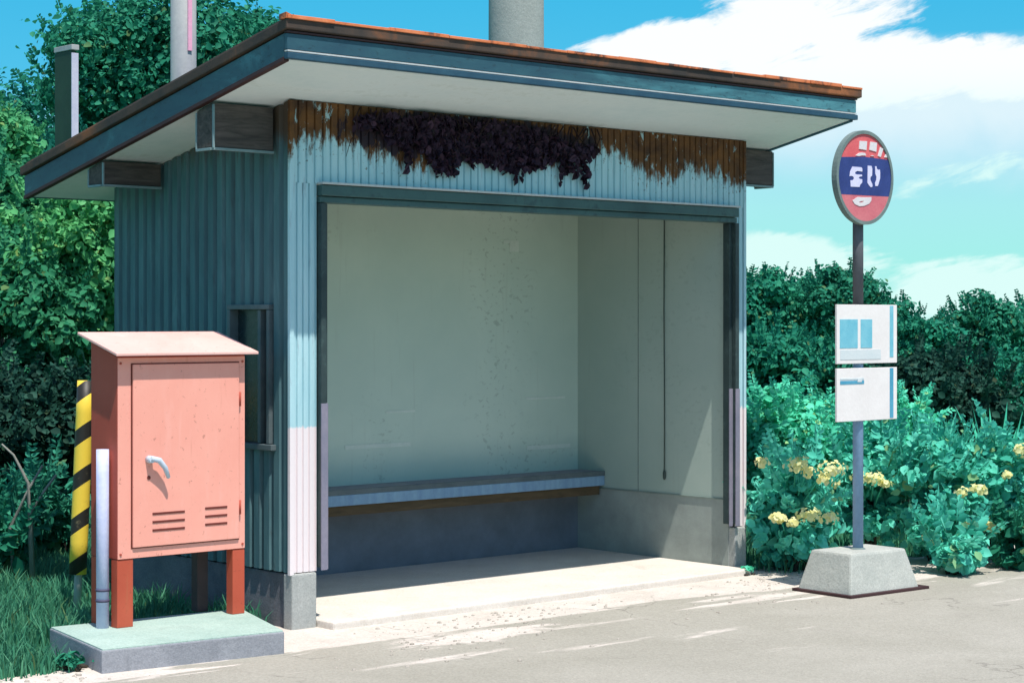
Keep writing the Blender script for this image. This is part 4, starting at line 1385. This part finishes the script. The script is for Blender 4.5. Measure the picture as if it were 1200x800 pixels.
def gravel(n):
    X = RNG.uniform(-1.6, 4.4, n)
    Y = -0.22 - np.abs(RNG.normal(0, 0.42, n))
    keep = ~((X > -1.2) & (X < -0.33) & (Y > -0.5)) & (RNG.uniform(0, 1, n) < 0.5 + 0.5 * np.sin(X * 3.1 + 1.2 * np.sin(Y * 5)))
    keep &= ~((np.abs(X - SX) < .36) & (np.abs(Y - SY) < .25))
    X, Y = X[keep], Y[keep]
    n = len(X)
    r_ = 0.0025 + 0.0075 * RNG.uniform(0, 1, n) ** 3
    th = np.linspace(0, 2 * np.pi, 6, endpoint=False)
    rings = []
    for zz, kk in ((-0.2, 0.9), (0.45, 0.95), (0.95, 0.5)):
        jit = RNG.uniform(0.75, 1.2, (n, 6))
        rings.append(np.stack([X[:, None] + np.cos(th) * r_[:, None] * kk * jit * 1.25, Y[:, None] + np.sin(th) * r_[:, None] * kk * jit, np.full((n, 6), zz) * r_[:, None] * 0.8], 2))
    V = np.concatenate(rings, 1).reshape(-1, 3)
    base = np.arange(n)[:, None] * 18
    Fc = []
    for lv in (0, 6):
        for k in range(6):
            Fc.append(base + np.array([[lv + k, lv + (k + 1) % 6, lv + 6 + (k + 1) % 6, lv + 6 + k]]))
    Fc.append(base + np.array([[12, 13, 14, 15]]))
    Fc.append(base + np.array([[12, 15, 16, 17]]))
    return tag(raw_mesh('gravel', V, np.concatenate(Fc, 0), M['stone']), 'loose small pale stones scattered along the road edge', 'gravel', None, 'stuff')


gravel(1500)

# ------------------------------------------------------------------ sky, sun, camera
SUN_SLOPE = 2.35                      # fall of the light per metre towards the back wall
AZ = math.radians(17)                  # the sun stands a little to the left of square-on to the shelter front
to_sun = Vector((-math.sin(AZ), -math.cos(AZ), 0)) + Vector((0, 0, SUN_SLOPE * math.cos(AZ)))
to_sun.normalize()
elev = math.asin(to_sun.z)
rot = math.atan2(to_sun.x, to_sun.y)

w = bpy.data.worlds.new('World')
scene.world = w
w.use_nodes = True
nt = w.node_tree
nt.nodes.clear()


class WT(NT):
    def __init__(self, tree):
        self.t = tree


S = WT(nt)
outw = S.n('ShaderNodeOutputWorld')
sky = S.n('ShaderNodeTexSky', sky_type='NISHITA', sun_disc=False)
sky.sun_elevation = elev
sky.sun_rotation = rot
sky.air_density = 1.0
sky.dust_density = 0.4
sky.ozone_density = 2.0
bg1 = S.n('ShaderNodeBackground')
bg1.inputs[1].default_value = 0.13
S.l(sky.outputs[0], bg1.inputs[0])
tc = S.n('ShaderNodeTexCoord')
sep = S.n('ShaderNodeSeparateXYZ')
S.l(tc.outputs['Generated'], sep.inputs[0])
gx, gy, gz = sep.outputs
DEG = 180 / math.pi
az = S.math('MULTIPLY', S.math('ARCTAN2', gx, gy), DEG)
el = S.math('MULTIPLY', S.math('ARCSINE', gz), DEG)
# air near the horizon: pale turquoise rising to clear blue
air = S.ramp(S.math('DIVIDE', S.math('ADD', el, 2.0), 32.0), [
    (0.0, lin(205, 243, 238)), (2.4 / 32, lin(196, 242, 238)), (3.4 / 32, lin(160, 234, 227)), (5.2 / 32, lin(164, 230, 233)),
    (6.9 / 32, lin(160, 220, 239)), (8.6 / 32, lin(80, 190, 230)), (12 / 32, lin(60, 180, 226)), (1.0, lin(40, 130, 205))])


def comb(a, bb, cc):
    c = S.n('ShaderNodeCombineXYZ')
    for i, x in enumerate((a, bb, cc)):
        if isinstance(x, (int, float)):
            c.inputs[i].default_value = x
        else:
            S.l(x, c.inputs[i])
    return c.outputs[0]


flat = comb(az, el, 0.0)
wn = S.noise(flat, 0.42, 6, 0.58, 0.6)
rotm = S.n('ShaderNodeMapping')
rotm.inputs['Rotation'].default_value = (0, 0, math.radians(-17))
S.l(flat, rotm.inputs[0])
wn2 = S.noise(rotm.outputs[0], 1.0, 6, 0.62, 0.5, (0.55, 2.3, 1))


def bank(a0, e0, ra, re, tilt, push=1.0):
    """Soft tilted ellipse of cloud centred at azimuth a0, elevation e0 (degrees)."""
    da, de = S.math('SUBTRACT', az, a0), S.math('SUBTRACT', el, e0)
    ct, st = math.cos(math.radians(tilt)), math.sin(math.radians(tilt))
    p_ = S.math('DIVIDE', S.math('ADD', S.math('MULTIPLY', da, ct), S.math('MULTIPLY', de, st)), ra)
    q_ = S.math('DIVIDE', S.math('SUBTRACT', S.math('MULTIPLY', de, ct), S.math('MULTIPLY', da, st)), re)
    r2 = S.math('ADD', S.math('MULTIPLY', p_, p_), S.math('MULTIPLY', q_, q_))
    return S.math('MULTIPLY', S.math('SUBTRACT', 1.0, r2), push)


A0 = TH * DEG
banks = [(A0 + 7.6, 8.3, 4.2, 1.35, 14, 1.0), (A0 + 3.9, 7.75, 3.6, 0.80, 15, 1.1), (A0 + 12.5, 7.2, 5.5, 0.95, -4, 1.0), (A0 + 9.0, 6.9, 5.5, 0.9, 0, 1.0),
         (A0 + 8.2, 1.7, 3.4, 0.85, -6, 0.9), (A0 + 13.6, 0.9, 3.2, 0.9, 0, 0.9), (A0 + 13.2, 4.2, 1.8, 0.30, 16, 0.2), (A0 + 2.0, 1.0, 4.5, 0.8, 0, 0.8),
         (A0 - 30, 9, 12, 3.0, 8, 1.0), (A0 + 40, 10, 14, 3.5, -5, 1.0), (A0 + 75, 7, 12, 3, 5, 1.0), (A0 - 70, 8, 13, 3, -5, 1.0)]
m = None
for bk in banks:
    v = bank(*bk)
    m = v if m is None else S.math('MAXIMUM', m, v)
m = S.math('ADD', m, S.math('ADD', S.math('MULTIPLY', S.math('SUBTRACT', wn, 0.5), 1.7), S.math('MULTIPLY', S.math('SUBTRACT', wn2, 0.5), 2.0)))
cm = S.step(m, -0.12, 0.55)
# softer veil below the cloud bank
veil = S.math('MULTIPLY', S.step(S.math('ADD', el, S.math('MULTIPLY', S.math('SUBTRACT', wn, 0.5), 1.2)), 3.4, 6.0), S.step(az, A0 + 4, A0 + 9))
veil = S.math('MULTIPLY', veil, S.step(el, 8.2, 7.2))
cloud_col = S.mix(S.step(el, 4.5, 7.5), lin(214, 247, 243), lin(246, 250, 251))
c1 = S.mix(S.math('MULTIPLY', veil, 0.92), air, lin(222, 240, 247))
c1 = S.mix(cm, c1, cloud_col)
bg2 = S.n('ShaderNodeBackground')
bg2.inputs[1].default_value = 0.80
S.l(c1, bg2.inputs[0])
mixs = S.n('ShaderNodeMixShader')
S.l(S.step(el, 14, 32), mixs.inputs[0])
S.l(bg2.outputs[0], mixs.inputs[1])
S.l(bg1.outputs[0], mixs.inputs[2])
S.l(mixs.outputs[0], outw.inputs[0])

sun = bpy.data.lights.new('sun', 'SUN')
sun.energy = 4.4
sun.angle = math.radians(0.55)
sun.color = (1.0, 0.94, 0.86)
so = link(bpy.data.objects.new('sun', sun))
so.location = (-2, -10, 12)
so.rotation_euler = (-to_sun).to_track_quat('-Z', 'Y').to_euler()

cam = bpy.data.cameras.new('camera')
cam.sensor_width = 36
cam.sensor_fit = 'HORIZONTAL'
cam.lens = 36 * F / 1200
cam.shift_y = -(400 - V0) / 1200
cam.clip_end = 3000
co = link(bpy.data.objects.new('camera', cam))
co.location = CAM
co.rotation_euler = (math.pi / 2, 0, -TH)
scene.camera = co

scene.view_settings.view_transform = 'Standard'
scene.view_settings.look = 'None'
scene.view_settings.gamma = 1.0
scene.view_settings.exposure = 0.42
scene.view_settings.use_curve_mapping = False
scene.render.engine = 'CYCLES'
scene.cycles.use_denoising = True
scene.cycles.max_bounces = 8
scene.cycles.diffuse_bounces = 5
scene.render.film_transparent = False
